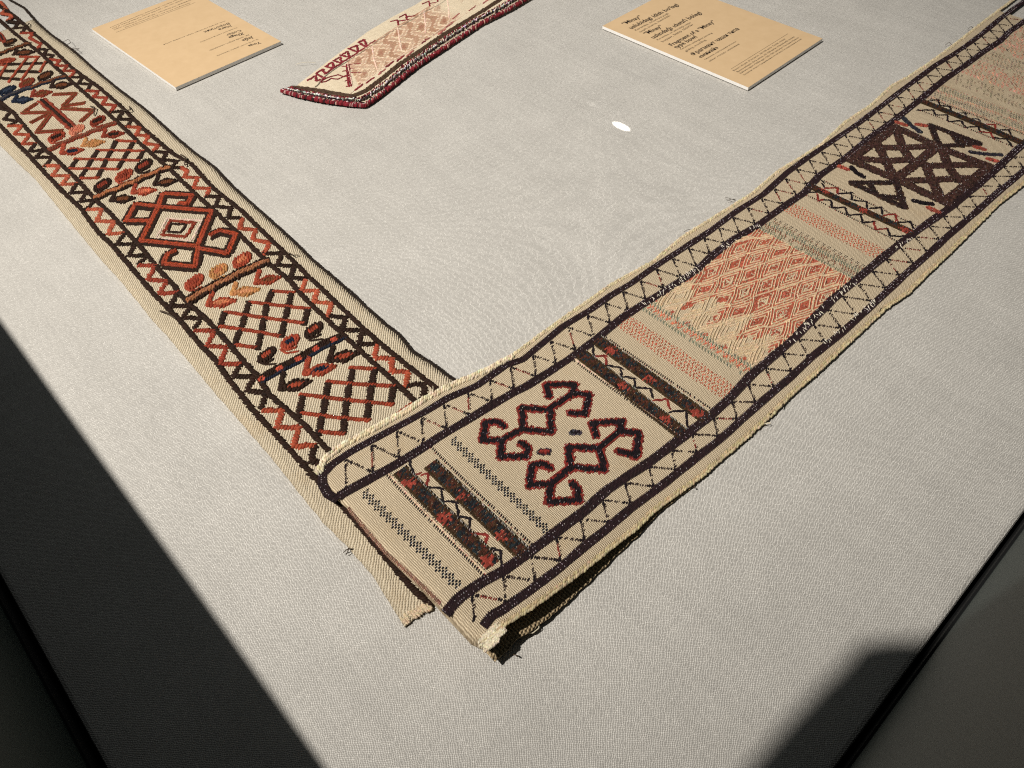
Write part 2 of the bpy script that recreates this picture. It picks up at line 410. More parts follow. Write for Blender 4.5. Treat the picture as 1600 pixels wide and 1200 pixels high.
# zigzags of the left band's borders: outer vertex, inner vertex, ... with the runs of colour
zzR = [('r', [(1, 3), (10, 15), (1, 21), (20, 24), (12, 33)]), ('d', [(12, 33), (30, 36), (22, 45), (41, 43), (34, 52)]),
       ('r', [(34, 52), (52, 52), (47, 60), (64, 69), (59, 77)]), ('d', [(59, 77), (74, 78), (69, 85), (84, 87), (77, 93)]),
       ('r', [(77, 93), (94, 95), (87, 103), (106, 103), (99, 111), (118, 111), (110, 121)]), ('d', [(110, 121), (130, 121), (122, 131), (143, 132), (135, 142)]),
       ('r', [(135, 142), (154, 143), (147, 152), (167, 153), (160, 163), (181, 165), (172, 176)]), ('d', [(172, 176), (193, 174), (185, 186), (207, 188), (198, 198)]),
       ('r', [(198, 198), (220, 200), (212, 211), (234, 213), (225, 224), (248, 227), (239, 237)]), ('d', [(239, 237), (262, 239), (253, 250), (278, 252), (266, 263), (284, 262)]),
       ('r', [(284, 262), (293, 267), (288, 277), (309, 278), (302, 294), (327, 295), (323, 307)]), ('d', [(323, 307), (343, 308), (336, 323), (362, 325), (356, 341), (376, 341)]),
       ('r', [(379, 342), (374, 358), (400, 359), (395, 374), (421, 380), (412, 398)]), ('d', [(412, 396), (442, 396), (433, 414), (461, 416), (454, 434), (478, 436)]),
       ('r', [(478, 438), (470, 455), (497, 454), (489, 472), (519, 474), (512, 496)]), ('d', [(516, 494), (540, 497), (534, 516), (567, 516), (560, 538), (587, 538)]),
       ('r', [(588, 540), (586, 560), (614, 560), (611, 580), (638, 581), (634, 604)]), ('d', [(638, 602), (664, 600), (660, 624), (684, 628)])]
zzL = [('d', [(0, 158), (2, 170), (18, 174), (6, 187), (30, 190), (14, 196)]), ('r', [(14, 197), (35, 197), (22, 210), (47, 211), (35, 225), (55, 225)]),
       ('d', [(55, 226), (46, 237), (70, 234), (54, 247), (82, 246), (70, 260)]), ('r', [(70, 259), (93, 260), (82, 275), (108, 275), (97, 289), (120, 287)]),
       ('d', [(120, 288), (110, 302), (137, 300), (125, 315), (150, 313), (135, 327)]), ('r', [(138, 327), (160, 327), (151, 346), (179, 346), (169, 366), (194, 364)]),
       ('d', [(194, 366), (182, 383), (212, 381), (201, 400), (231, 400), (216, 413)]), ('r', [(218, 415), (244, 415), (231, 437), (261, 439), (249, 459), (278, 457)]),
       ('d', [(278, 459), (266, 478), (298, 479), (285, 496), (315, 498), (304, 513)]), ('r', [(306, 516), (336, 517), (323, 541), (354, 543), (343, 569), (375, 569)]),
       ('d', [(375, 571), (364, 588), (398, 589), (386, 611), (416, 615), (408, 638)]), ('r', [(412, 641), (442, 642), (432, 668), (468, 668), (458, 698), (492, 696)]),
       ('d', [(492, 698), (485, 722), (508, 724)])]
for zz in (zzR, zzL):
    for c, p in zz:
        b = Batch(True)
        cols = [S(162, 72, 46), S(146, 58, 38), S(174, 84, 56)]; rc = random.choice(cols) if c == 'r' else DK
        stroke(b, p, zL, .0058 if c == 'r' else .0062, rc, rows=[(-.0006, rc), (.0006, rc)], pitch=.6, h=.0028, slant=62)
        b.build('zigzag_stitching', left, 'rust red zigzag' if c == 'r' else 'dark brown zigzag')

def blob(b, c, a, bb, rot, out, core, zf, px=True, pw=2.0):
    """solid embroidered leaf: rows of stitches filling an ellipse given in pixels"""
    n = 7
    for k in range(-3, 4):
        t = k / 3.4; ln = a * (math.sqrt(max(0, 1 - t * t)) if pw == 2.0 else max(.05, 1 - abs(t) ** pw)) * .94
        cr, sr = math.cos(rot), math.sin(rot); oy = bb * t * .86
        p = [(c[0] + cr * x - sr * oy, c[1] + sr * x + cr * oy) for x in (-ln, 0, ln)]
        colr = out if abs(k) >= 2 else core
        f = (lambda q, o=out, i=core, kk=k: o if (abs(kk) >= 2 or q < .2 or q > .8) else i)
        stroke(b, p, zf, max(.0030, bb * .00066), colr, rows=[(0, f)], h=.0034, pitch=.6)
def leaf(c, a, bb, rotdeg, out, core, name='leaf'):
    b = Batch(True); blob(b, c, a * 1.10, bb * 1.05, math.radians(rotdeg), out, core, zL)
    r_ = math.radians(rotdeg); f = lambda x, y: (c[0] + math.cos(r_) * x - math.sin(r_) * y, c[1] + math.sin(r_) * x + math.cos(r_) * y)
    stroke(b, [f(-a * .95, 0), f(-a * .9, bb * .9), f(-a * .35, bb * 1.35), f(a * .3, bb * 1.5)], zL, .0036, out, h=.0022); return b.build(name, left)
def hook(p0, p1, p2, out, core, name='hooked_leaf'):
    b = Batch(True)
    stroke(b, [p0, p1], zL, .0052, out, rows=[(-.0009, out), (.0009, out)], h=.0030)
    mx = ((p1[0] * .48 + p2[0] * .52), (p1[1] * .48 + p2[1] * .52)); L = math.hypot(p2[0] - p1[0], p2[1] - p1[1])
    blob(b, (mx[0], mx[1] - L * .03), L * .5, L * .19, math.atan2(p2[1] - p1[1], p2[0] - p1[0]), out, core, zL, pw=1.15)
    stroke(b, [p1, mx, p2], zL, .0036, out); return b.build(name, left)
def stem(p, w, edge, core, name='stem'):
    w *= 1.55; q_ = polyat(p, np.linspace(0, 1, 15)); dx, dy = p[-1][0] - p[0][0], p[-1][1] - p[0][1]; L_ = math.hypot(dx, dy)
    p = [(x - dy / L_ * 1.1 * math.sin(i * 1.9), y + dx / L_ * 1.1 * math.sin(i * 1.9)) for i, (x, y) in enumerate(q_)]
    b = Batch(True)
    f = core if callable(core) else (lambda t: core)
    stroke(b, p, zL, w * .5, edge, rows=[(-w * .46, edge), (w * .46, edge)], h=w * .34, jit=.14)
    stroke(b, p, zL, w * .46, core, rows=[(-w * .13, f), (w * .13, f)], h=w * .44, slant=30); return b.build(name, left)
def bars(x0, y0, s, items, name, label=None):
    b = Batch(True)
    for c, p in items:
        if c == 'd': stroke(b, C(x0, y0, s, p), zL, .0054, DK, rows=[(-.0011, DK), (.0011, DK)], slant=70, h=.0028)
        else: stroke(b, C(x0, y0, s, p), zL, .0050, RED, rows=[(0, RED)], lift=.0004, slant=58, pitch=.58, h=.0030, jit=.03)
    return b.build(name, left, label)
e4 = lambda x, y: (x / 4, 60 + y / 4)
c2 = lambda x, y: (100 + x / 5.333, 220 + y / 5.333)
c3 = lambda x, y: (240 + x / 5.333, 380 + y / 5.333)
c4 = lambda x, y: (400 + x / 5, 480 + y / 5)
# topmost, cut by the picture's edge
stem([e4(-30, 115), e4(60, 75), e4(180, 35)], .0058, DK, BRN); leaf(e4(65, 25), 10, 4, -20, DK, BRN); leaf(e4(15, 0), 9, 4, 60, RED2, DK)
hook(e4(110, 75), e4(85, 105), e4(215, 90), DK, BRN)
leaf(e4(40, 145), 14, 4, -12, RED, RED2); 
bars(0, 60, 4, [('r', [(-20, 270), (60, 140)]), ('r', [(55, 275), (170, 125)]), ('r', [(135, 262), (240, 120)]), ('r', [(250, 212), (285, 150)]), ('d', [(30, 165), (160, 160), (290, 157)]), ('d', [(10, 205), (250, 212)]), ('d', [(-10, 250), (130, 258)]), ('r', [(130, 118), (245, 118)])], 'lattice', 'lattice of rust red and dark bars')
# blue stem with its leaves
stem([e4(-20, 395), e4(100, 340), e4(220, 300), e4(320, 265), e4(410, 240)], .0056, NAVY, lambda t: S(66, 62, 66) if t < .5 else BRN)
leaf(e4(50, 325), 13, 5, -22, NAVY, S(52, 62, 80)); leaf(e4(170, 280), 12, 6, -25, RED2, BRN); leaf(e4(285, 236), 12, 6, -25, DK, BRN)
hook(e4(110, 360), e4(80, 400), e4(205, 385), NAVY, S(52, 62, 80)); hook(e4(215, 325), e4(200, 365), e4(325, 340), RED2, BRN); hook(e4(335, 265), e4(318, 310), e4(450, 292), DK, BRN)
# crossed motif
b = Batch(True)
zf = zL
def duo(b, p, w, a, c): stroke(b, p, zL, w * .55, a, rows=[(-w * .42, a), (w * .42, a)], h=.0022); stroke(b, p, zL, w * .55, c, rows=[(0, c)], h=.0030)
duo(b, [e4(262, 385), e4(455, 560)], .0110, RED2, DK)
duo(b, [e4(335, 352), e4(475, 345), e4(395, 425), e4(530, 405)], .0066, RED2, BRN)
duo(b, [e4(385, 440), e4(585, 450), e4(505, 522)], .0066, RED2, BRN)
duo(b, [e4(230, 408), e4(140, 468), e4(320, 462), e4(195, 528)], .0066, RED2, BRN)
duo(b, [e4(320, 470), e4(232, 588), e4(390, 578)], .0066, RED2, BRN)
b.build('crossed_motif', left)
stem([e4(305, 700), e4(430, 640), e4(560, 592), e4(725, 528)], .0054, RED2, S(120, 70, 50))
leaf(e4(355, 617), 13, 6.5, -22, RED, DK); leaf(e4(482, 573), 12, 6, -25, S(206, 130, 100), S(196, 112, 84)); leaf(e4(612, 517), 12, 6, -25, RED2, DK)
hook(e4(400, 660), e4(385, 725), e4(522, 703), RED, NAVY); hook(e4(540, 625), e4(518, 675), e4(655, 650), TAN, TAN); hook(e4(660, 572), e4(645, 618), e4(775, 598), RED2, DK)
# lattice A
bars(0, 60, 4, [('d', [(440, 815), (485, 755)]), ('d', [(505, 870), (610, 705)]), ('d', [(612, 868), (725, 645)]), ('d', [(740, 815), (835, 650)]), ('d', [(862, 765), (898, 705)]),
                ('r', [(728, 640), (850, 648)]), ('r', [(605, 700), (900, 706)]), ('r', [(470, 755), (870, 766)]), ('r', [(440, 815), (740, 820)]), ('r', [(510, 877), (615, 875)])], 'lattice', 'second lattice from the top, red bars over dark ones')
# stem A
stem([c2(262, 478), c2(420, 415), c2(560, 358), c2(720, 285), c2(880, 225)], .0070, DK, S(168, 104, 66))
leaf(c2(322, 372), 14, 7.5, -30, DK, RED2); leaf(c2(500, 292), 14, 7.5, -30, RED, RED2); leaf(c2(665, 208), 14, 7.5, -30, DK, RED2)
hook(c2(425, 440), c2(388, 505), c2(590, 487), DK, BRN); hook(c2(600, 365), c2(570, 442), c2(768, 418), RED, S(208, 110, 76)); hook(c2(790, 288), c2(752, 372), c2(945, 340), DK, BRN)
# hooked medallion
b = Batch(True)
med = [[(790, 555), (1235, 590), (1115, 885), (645, 838), (790, 555)], [(790, 555), (825, 445), (1075, 458), (1030, 535), (960, 525)], [(790, 555), (600, 532), (522, 672), (705, 672)],
       [(1125, 900), (1365, 945), (1435, 782), (1300, 752), (1225, 790)], [(1125, 890), (1095, 1055), (832, 1030), (868, 945), (935, 920)]]
for p in med:
    q = C(100, 220, 5.333, p); stroke(b, q, zL, .0046, DK, rows=[(-.0056, DK), (.0056, DK), (-.0040, DK), (.0040, DK)], h=.0024)
for p in med:
    q = C(100, 220, 5.333, p); stroke(b, q, zL, .0044, RED, rows=[(-.0018, S(160, 64, 32)), (.0016, RED)], h=.0032, lift=.0004)
for p in med[1:]:
    q = C(100, 220, 5.333, [(x + 6, y + 26) for x, y in p]); stroke(b, q, zL, .0044, DK, rows=[(0, DK), (.0020, DK)], h=.0018)
b.build('hooked_medallion', left)
b = Batch(True); stroke(b, C(100, 220, 5.333, [(862, 648), (1155, 665), (1062, 835), (768, 812), (862, 648)]), zL, .0026, S(222, 196, 178), h=.0018); b.build('white_outline', left)
b = Batch(True); stroke(b, C(100, 220, 5.333, [(890, 665), (1095, 685), (1015, 800), (820, 785), (890, 665)]), zL, .0056, RED2, h=.0028); stroke(b, C(100, 220, 5.333, [(895, 692), (1018, 700), (975, 765), (868, 760), (895, 692)]), zL, .0046, DK, h=.0022); b.build('centre_square', left)
# stem B
stem([c3(290, 482), c3(440, 395), c3(620, 305), c3(790, 220), c3(955, 152)], .0078, DK, S(164, 108, 72))
leaf(c3(340, 325), 15, 8.5, -35, RED, RED2); leaf(c3(540, 232), 14, 8, -30, TAN, S(186, 112, 72)); leaf(c3(738, 142), 15, 8.5, -35, RED, S(190, 110, 72))
hook(c3(490, 410), c3(452, 522), c3(682, 487), RED, S(196, 120, 80)); hook(c3(690, 335), c3(652, 428), c3(878, 395), TAN, S(204, 140, 96)); hook(c3(880, 230), c3(850, 340), c3(1058, 292), RED, BRN)
# lattice B
bars(240, 380, 5.333, [('d', [(555, 700), (592, 575)]), ('d', [(670, 860), (740, 680), (795, 490)]), ('d', [(865, 885), (905, 720), (940, 530), (990, 395)]), ('d', [(1060, 780), (1110, 580), (1150, 425)]), ('d', [(1252, 680), (1285, 555)]),
                       ('r', [(1005, 402), (1172, 412)]), ('r', [(805, 492), (1050, 522), (1300, 548)]), ('r', [(600, 575), (900, 620), (1250, 668)]), ('r', [(560, 695), (800, 730), (1052, 775)]), ('r', [(690, 850), (855, 872)])], 'lattice', 'third lattice, below the hooked medallion')
# stem C, navy and red, above the fold
def spots(t): return S(186, 78, 54) if (t * 4.6 + .1) % 1 < .34 else DK
sp_ = [c4(30, 575), c4(150, 500), c4(350, 400), c4(520, 300), c4(690, 222)]
b = Batch(True); stroke(b, sp_, zL, .0048, DK, rows=[(.0046, DK), (.0016, spots), (-.0018, spots), (-.0048, S(30, 36, 50))], h=.0032); b.build('stem', left, 'dark stem with rust red spots and a navy lower edge')
leaf(c4(85, 375), 15, 7.5, -35, DK, RED); leaf(c4(268, 270), 14, 8, -30, RED, NAVY); leaf(c4(450, 178), 15, 8, -35, DK, RED)
b = Batch(True); stroke(b, C(400, 480, 5, [(15, 420), (60, 445), (150, 445)]), zL, .0034, DK); stroke(b, C(400, 480, 5, [(195, 330), (240, 362), (330, 345)]), zL, .0034, RED); stroke(b, C(400, 480, 5, [(390, 225), (430, 262), (520, 250)]), zL, .0034, DK); b.build('leaf_stalks', left)
hook(c4(215, 510), c4(192, 648), c4(428, 590), DK, RED); hook(c4(415, 395), c4(380, 528), c4(618, 470), RED, NAVY); hook(c4(605, 305), c4(568, 422), c4(805, 368), DK, RED)
bars(400, 480, 5, [('d', [(335, 855), (365, 700)]), ('d', [(485, 1000), (530, 800), (565, 600)]), ('d', [(680, 985), (710, 740), (752, 495)]), ('d', [(868, 870), (895, 660), (925, 490)]), ('d', [(1052, 745), (1078, 615)]),
                   ('r', [(738, 472), (935, 485)]), ('r', [(558, 582), (820, 605), (1085, 618)]), ('r', [(348, 682), (700, 725), (1068, 762)]), ('r', [(360, 828), (620, 862), (882, 885)]), ('r', [(500, 975), (690, 990)])], 'lattice', 'lowest lattice, next to the folded band')
b = Batch(True)
for x, y in [(1192, 765), (1140, 802), (1092, 832), (1050, 860), (1005, 890), (960, 912), (915, 938), (880, 960)]:
    stroke(b, C(400, 480, 5, [(x - 20, y + 12), (x + 22, y - 12)]), zL, .0036, RED)
b.build('red_dashes', left)

# ------------------------------------------------------------------ the folded right-hand band
AR = Axis(40.8)
pA = [(495, 738), (505, 717), (537, 692), (575, 672), (625, 645), (662, 622), (700, 602), (713, 600), (756, 578), (790, 562), (840, 525), (880, 496), (925, 465), (954, 444), (1020, 408), (1065, 370), (1105, 345), (1146, 320), (1177, 300), (1216, 266), (1250, 246), (1284, 224), (1320, 190), (1360, 164), (1392, 134), (1418, 120), (1450, 99), (1487, 72), (1525, 42), (1562, 14), (1580, 1)]
pB = [(504, 742), (520, 725), (550, 705), (587, 685), (625, 665), (662, 645), (700, 622), (745, 603), (790, 571), (817, 562), (880, 510), (925, 483), (954, 462), (988, 442), (1020, 419), (1065, 390), (1110, 361), (1150, 331), (1193, 304), (1230, 270), (1260, 248), (1296, 224), (1340, 194), (1380, 164), (1408, 142), (1438, 120), (1462, 102), (1487, 87), (1512, 70), (1537, 51), (1562, 30), (1587, 11), (1600, 2)]
pCc = [(530, 775), (575, 750), (612, 730), (650, 707), (687, 682), (725, 660), (762, 637), (800, 615), (824, 603), (857, 582), (891, 560), (932, 530), (970, 498), (1004, 476), (1037, 456), (1087, 424), (1114, 399), (1146, 374), (1182, 354), (1222, 325), (1256, 302), (1280, 275), (1320, 248), (1356, 218), (1400, 186), (1440, 154), (1475, 125), (1506, 104), (1537, 81), (1562, 65), (1577, 50), (1600, 34)]
pD = [(697, 958), (717, 935), (750, 912), (787, 892), (825, 865), (862, 837), (880, 823), (914, 798), (947, 767), (981, 744), (1015, 722), (1060, 688), (1105, 654), (1139, 624), (1172, 588), (1206, 559), (1240, 530), (1267, 502), (1301, 468), (1335, 440), (1380, 402), (1410, 378), (1440, 356), (1480, 328), (1520, 296), (1550, 270), (1570, 252), (1600, 224)]
pE = [(768, 962), (782, 955), (825, 925), (875, 887), (912, 855), (950, 825), (981, 798), (1026, 765), (1060, 738), (1092, 712), (1125, 687), (1160, 655), (1197, 622), (1235, 590), (1272, 555), (1310, 525), (1347, 492), (1390, 452), (1420, 424), (1450, 398), (1480, 370), (1520, 336), (1560, 300), (1580, 284), (1600, 266)]
pF = [(762, 1006), (792, 975), (825, 955), (875, 920), (925, 882), (962, 852), (995, 827), (1024, 798), (1060, 772), (1097, 745), (1135, 712), (1172, 680), (1200, 655), (1235, 620), (1272, 587), (1310, 552), (1347, 517), (1385, 482), (1420, 458), (1450, 428), (1480, 400), (1500, 380), (1530, 350), (1560, 320), (1600, 288)]
RA, RB, RC, RD, RE, RF = [rail(AR, p, zR) for p in (pA, pB, pCc, pD, pE, pF)]
right = thing('textile_band', 'right cream woven band with dark striped borders, folded over the end of the left band', 'textile', (.25, .62, 0), 'embroidered textile strips laid on the cloth')
UF = 0.1195 + .0
foldpx = [(495, 738), (500, 757), (525, 783), (535, 790), (562, 825), (600, 870), (650, 915), (692, 960), (732, 1002), (757, 1022), (762, 1006)]
fo = AR.to(place(foldpx, zR)[:, :2]); fo = fo[np.argsort(fo[:, 1])]
U1 = 1.46
nv, nu = 34, 300
us = np.concatenate([np.linspace(0, .05, 14), np.linspace(.055, U1 - .12, nu)])
V = []; UVs = []
t = np.linspace(0, 1, nv)
rng2 = random.Random(4)
def rowat(du, dz=0.0, below=None, je=0.0):
    """one row of the sheet, du behind the fold edge"""
    uu = np.full(nv, UF + du)
    a, b_ = float(rv(RA, UF + du)), float(rv(RF, UF + du))
    vv = a + (b_ - a) * t
    uf = np.interp(vv, fo[:, 1], fo[:, 0]); k = math.exp(-du / .03)
    uu = uu * (1 - k) + (uf + du) * k
    if du < .012:                          # rounded corner at the upper outer edge
        s_ = du / .012; vv = np.where(t < .5, vv + .007 * (1 - math.sqrt(max(0, 1 - (1 - s_) ** 2))) * (1 - t * 2) ** 2, vv)
    xy = AR.frm(np.column_stack([uu, vv])); z = zR(xy); return uu, vv, xy, z
rowsd = []
for du in us:
    uu, vv, xy, z = rowat(du + .0075)
    j0, j1 = rng2.uniform(-.0005, .0005), rng2.uniform(-.0007, .0007)
    vv = vv.copy(); vv[0] += j0; vv[-1] += j1; xy = AR.frm(np.column_stack([uu, vv])); rowsd.append((uu, vv, xy, z))
rolls = []
uu, vv, xy0, z0 = rowat(.0075)
for k in range(1, 9):
    a = math.pi * k / 8; r = np.maximum((z0 - .003) / 2, .0016); rr = np.minimum(r, .0055)
    u2 = uu - rr * np.sin(a); z2 = z0 - r * (1 - math.cos(a)); rolls.append((u2, vv, AR.frm(np.column_stack([u2, vv])), z2))
allrows = rolls[::-1] + rowsd
V = []; UVs = []; F = []
th = .0022; cols = nv + 2
for uu, vv, xy, z in allrows:
    uu = np.concatenate([[uu[0]], uu, [uu[-1]]]); vv2 = np.concatenate([[vv[0] + .0005], vv, [vv[-1] - .0005]]); z = np.concatenate([[max(z[0] - th, .0004)], z, [max(z[-1] - th, .0004)]])
    xy = AR.frm(np.column_stack([uu, vv2])); V += list(np.column_stack([xy, z])); UVs += list(np.column_stack([uu, vv2]))
for i in range(len(allrows) - 1):
    for j in range(cols - 1):
        q = i * cols + j; F.append((q, q + cols, q + cols + 1, q + 1))
mesh_obj('ground_cloth', V, F, M_RIGHT, right, True, uv=UVs)
# the part folded under, seen below the raised lower edge
def zU(xy):
    d1 = np.linalg.norm(xy - K1, axis=1); return np.minimum(zR(xy) - .0035, .0036 + .008 * np.exp(-(d1 / .06) ** 2))
RFu = RF.copy(); RFu[:, 1] += .0095 * np.exp(-((RFu[:, 0] - UF) / .16) ** 2)
RAu = RA.copy(); RAu[:, 1] += .012
ribbon('folded_under_layer', right, AR, RAu, RFu, UF + .004, UF + .27, 70, 20, lambda xy: np.maximum(zU(xy), .0025), .002, M_UNDER, edge_jit=.0010)

ms = lambda px: place(px, zR)
def tdark(b, pts, w, col, n=3):            # flat woven stripe, ridged, with pale warp specks
    Pw = ms([p for p in pts]); X, ang, q = resample(Pw, .0017); nn = len(X)
    wv = w * (1 + .10 * np.sin(q * 90) * np.sin(q * 37 + 1))
    for k in range(n):
        off = (k - (n - 1) / 2) / n * wv
        c = np.column_stack([X[:, 0] - np.sin(ang) * off, X[:, 1] + np.cos(ang) * off, X[:, 2] + .0007])
        b.add(c, ang + math.radians(62) + RNG.normal(0, .08, nn), w / n * 1.5, .0019, .0014, vary(col, nn, .2))
def strip(name, pts, w, col, zf=None, lift=.0006, n=5):
    Pw = ms(pts); X, ang, q = resample(Pw, .004); V = []; F = []; C_ = []
    wv = w * (1 + .07 * np.sin(q * 90) * np.sin(q * 37 + 1)); nn = len(X)
    for i in range(nn):
        for k in range(n):
            o = (k / (n - 1) - .5) * wv[i]; xy = np.array([[X[i, 0] - math.sin(ang[i]) * o, X[i, 1] + math.cos(ang[i]) * o]])
            V.append((xy[0, 0], xy[0, 1], zR(xy)[0] + (lift if 0 < k < n - 1 else -.0003))); C_.append(col)
    for i in range(nn - 1):
        for k in range(n - 1): q_ = i * n + k; F.append((q_, q_ + 1, q_ + n + 1, q_ + n))
    return mesh_obj(name, V, F, WOOL, right, True, np.array(C_))
def specks(b, pts, w, dens, col):
    Pw = ms(pts); X, ang, q = resample(Pw, .0024); nn = len(X)
    for off in (-w * .28, w * .08, w * .34):
        clus = (np.sin(q * 61 + off * 900) + np.sin(q * 23)) * .5
        m = RNG.rand(nn) < dens * (1 + clus)
        c = np.column_stack([X[:, 0] - np.sin(ang) * off, X[:, 1] + np.cos(ang) * off, X[:, 2] + .0017])[m]
        k = m.sum(); b.add(c, ang[m] + math.radians(75) + RNG.normal(0, .2, k), RNG.uniform(.0008, .0016, k), .00065, .0006, vary(col, k, .2))
pBx = [(527, 781), (512, 772), (504, 757)] + pB + [(1640, -28)]; pCx = pCc + [(1640, 4)]; pDx = pD + [(1640, 190)]; pEx = pE + [(1640, 232)]
for p, w_ in ((pBx, .0084), (pCx, .0099), (pDx, .0100), ([(756, 978)] + pEx, .0084)):
    b = Batch(False); tdark(b, p, w_ * .95, PURP, 4); ob = b.build('woven_stripe', right); base_ = strip('stripe_ground', p, w_, tuple(c * .8 for c in PURP)); base_.parent = ob; base_.matrix_parent_inverse = Matrix()
    base_.location = (0, 0, 0)
    b = Batch(False); specks(b, p, w_, .26, S(180, 168, 172)); b.build('pale_thread_specks', right, stuff=True)
# cream selvedge braid along both outer edges
b = Batch(True); stroke(b, pA + [(1640, -45)], zR, .0036, CREAM, rows=[(.0002, S(222, 206, 170)), (-.0020, S(212, 194, 156))], h=.0015, slant=24); b.build('selvedge_braid', right)
b = Batch(True); stroke(b, pF + [(1640, 250)], zR, .0036, CREAM, rows=[(.0004, S(206, 188, 148)), (.0026, S(200, 180, 140))], h=.0015, slant=24); b.build('selvedge_braid', right)
b = Batch(True); stroke(b, [(497, 738), (505, 718), (537, 693), (575, 673), (625, 646), (662, 623), (700, 603), (756, 579), (800, 556)], zR, .0050, CREAM, rows=[(.0004, S(236, 222, 190)), (-.0032, S(226, 210, 176))], h=.0034, slant=38); b.build('rolled_hem_braid', right)
b = Batch(False)
fe = polyat([(541, 796), (562, 822), (600, 866), (650, 911), (684, 944)], np.linspace(0, 1, 74))
for x, y in fe:
    p_ = ms([(x + 3, y - 2)])[0]; b.add([[p_[0], p_[1], p_[2] - .0004]], math.radians(40.8 + 25) + RNG.normal(0, .15), .0046, .0012, .0011, vary(S(150, 98, 84), 1, .25))
b.build('fold_edge_stitches', right)
b = Batch(True)
for k in range(46):
    q = RNG.rand(); x, y = 630 + q * 44 + RNG.normal(0, 1.4), 971 - q * 26 + RNG.normal(0, 2.0)
    stroke(b, [(x - 3, y - 4), (x + 2, y + 3)], zL, .0020, S(214, 194, 162), h=.0020)
b.build('frayed_end', left, 'frayed cut end')
bb_ = Batch(True)                          # pale worn corner with bunched threads
for k in range(60):
    q, r_ = RNG.rand(), RNG.rand(); x = 746 + q * 26 + r_ * 18; y = 1002 - q * 25 + r_ * 14
    stroke(bb_, [(x - 5, y + 4), (x + 6, y - 5)], zR, .0020, S(236, 224, 196), h=.0018)
bb_.build('frayed_corner', right, 'pale frayed corner')

def uvpt(u, v): return AR.frm(np.array([[u, v]]))[0]
def ut(u, t_, r0=None, r1=None, inset=.0042):
    """point at length u, fraction t between two rails -> world xy"""
    u = np.atleast_1d(u).astype(float); t_ = np.atleast_1d(t_).astype(float)
    a = rv(RC if r0 is None else r0, u) + inset; b_ = rv(RD if r1 is None else r1, u) - inset
    return AR.frm(np.column_stack([u, a + (b_ - a) * t_]))
UANG = math.radians(40.8)
def dots(b, xy, ang, L, w_, h, col, amt=.15, lift=.0002):
    xy = np.atleast_2d(xy); n = len(xy)
    if n == 0: return
    b.add(np.column_stack([xy, zR(xy) + lift]), ang + RNG.normal(0, .08, n), L * (1 + RNG.normal(0, .08, n)), w_, h, vary(col, n, amt))

# zigzag lines in the two striped borders: small dark ticks along thin broken lines
def zigborder(r0, r1, u_pairs, label):
    b = Batch(False)
    for (ua, ta), (ub, tb) in u_pairs:
        p0, p1 = ut(ua, ta, r0, r1, .0034)[0], ut(ub, tb, r0, r1, .0034)[0]
        n = max(3, int(np.linalg.norm(p1 - p0) / .0021)); q = (np.arange(n) + .5) / n; xy = p0 + (p1 - p0) * q[:, None]
        keep = RNG.rand(n) > .10
        dark = np.abs(q - .0) < .28; red = (RNG.rand() < .22)
        sz = np.where((q < .25) | (q > .78), 1.25, .85)
        for m, cc in ((keep & (sz > 1), BLK), (keep & (sz < 1), DRED if red else S(52, 40, 38))):
            dots(b, xy[m] + RNG.normal(0, .0002, (m.sum(), 2)), UANG + math.radians(20), .0038 if cc is BLK else .0030, .0026 if cc is BLK else .0018, .0014, cc)
        m = keep & (RNG.rand(n) < .4); dots(b, xy[m] + uvpt(.0016, .0006), UANG + math.radians(20), .0026, .0014, .0010, S(50, 34, 30))
    return b.build('zigzag_border', right, label)
def chain(u0, u1, per, ph_top, ph_bot):
    P = []; u = u0
    while u < u1:
        P.append(((u + ph_top, 0.04), (u + ph_bot, 0.96))); P.append(((u + ph_top, .04), (u + per + ph_bot, .96))); u += per
    return P
uC0 = float(AR.to(ms([(765, 625)])[:, :2])[0, 0]); uB0 = float(AR.to(ms([(765, 594)])[:, :2])[0, 0])
per = .0283
k0 = int((uC0 - UF - .01) / per)
zigborder(RB, RC, chain(uC0 - per * k0 - (uC0 - uB0) * 0, U1 - .02, per, (uB0 - uC0), 0), 'upper border zigzag')
uD0 = float(AR.to(ms([(1112, 652)])[:, :2])[0, 0]); uE0 = float(AR.to(ms([(1120, 680)])[:, :2])[0, 0]); per = .0302
k0 = int((uD0 - UF - .012) / per)
zigborder(RD, RE, chain(uD0 - per * k0, U1 - .02, per, 0, uE0 - uD0), 'lower border zigzag')

def uat(px): return float(AR.to(ms([px])[:, :2])[0, 0])
def crossline(b, pa, pb, col, off=0.0, step=.0026, L=.0026, w_=.0015, h=.0011, ang=0.0, skip=.04, amt=.2):
    A_, B_ = ms([pa])[0, :2], ms([pb])[0, :2]; n = int(np.linalg.norm(B_ - A_) / step)
    q = (np.arange(n) + .5) / n; xy = A_ + (B_ - A_) * q[:, None] + AR.U * off
    xy = xy[RNG.rand(n) > skip]; dots(b, xy, UANG + ang, L, w_, h, col, amt)
def tickline(pa, pb, name, side=-1, pale=True):
    b = Batch(False)
    crossline(b, pa, pb, BLK, side * .0024, .0027, .0036, .0020, .0014, math.radians(28))
    crossline(b, pa, pb, DRED, side * .0008, .0081, .0020, .0014, .0012, math.radians(28))
    if pale: crossline(b, pa, pb, PINKW, 0, .0013, .0016, .0020, .0014, math.radians(90)); crossline(b, pa, pb, BLK, -side * .0018, .0030, .0020, .0013, .0010, math.radians(28), .3)
    b.build(name, right)
tickline((607, 740), (763, 901), 'ticked_line'); tickline((667, 697), (832, 858), 'ticked_line', 1, False)
tickline((893, 557), (1063, 682), 'ticked_line'); tickline((938, 524), (1115, 645), 'ticked_line', 1, False)
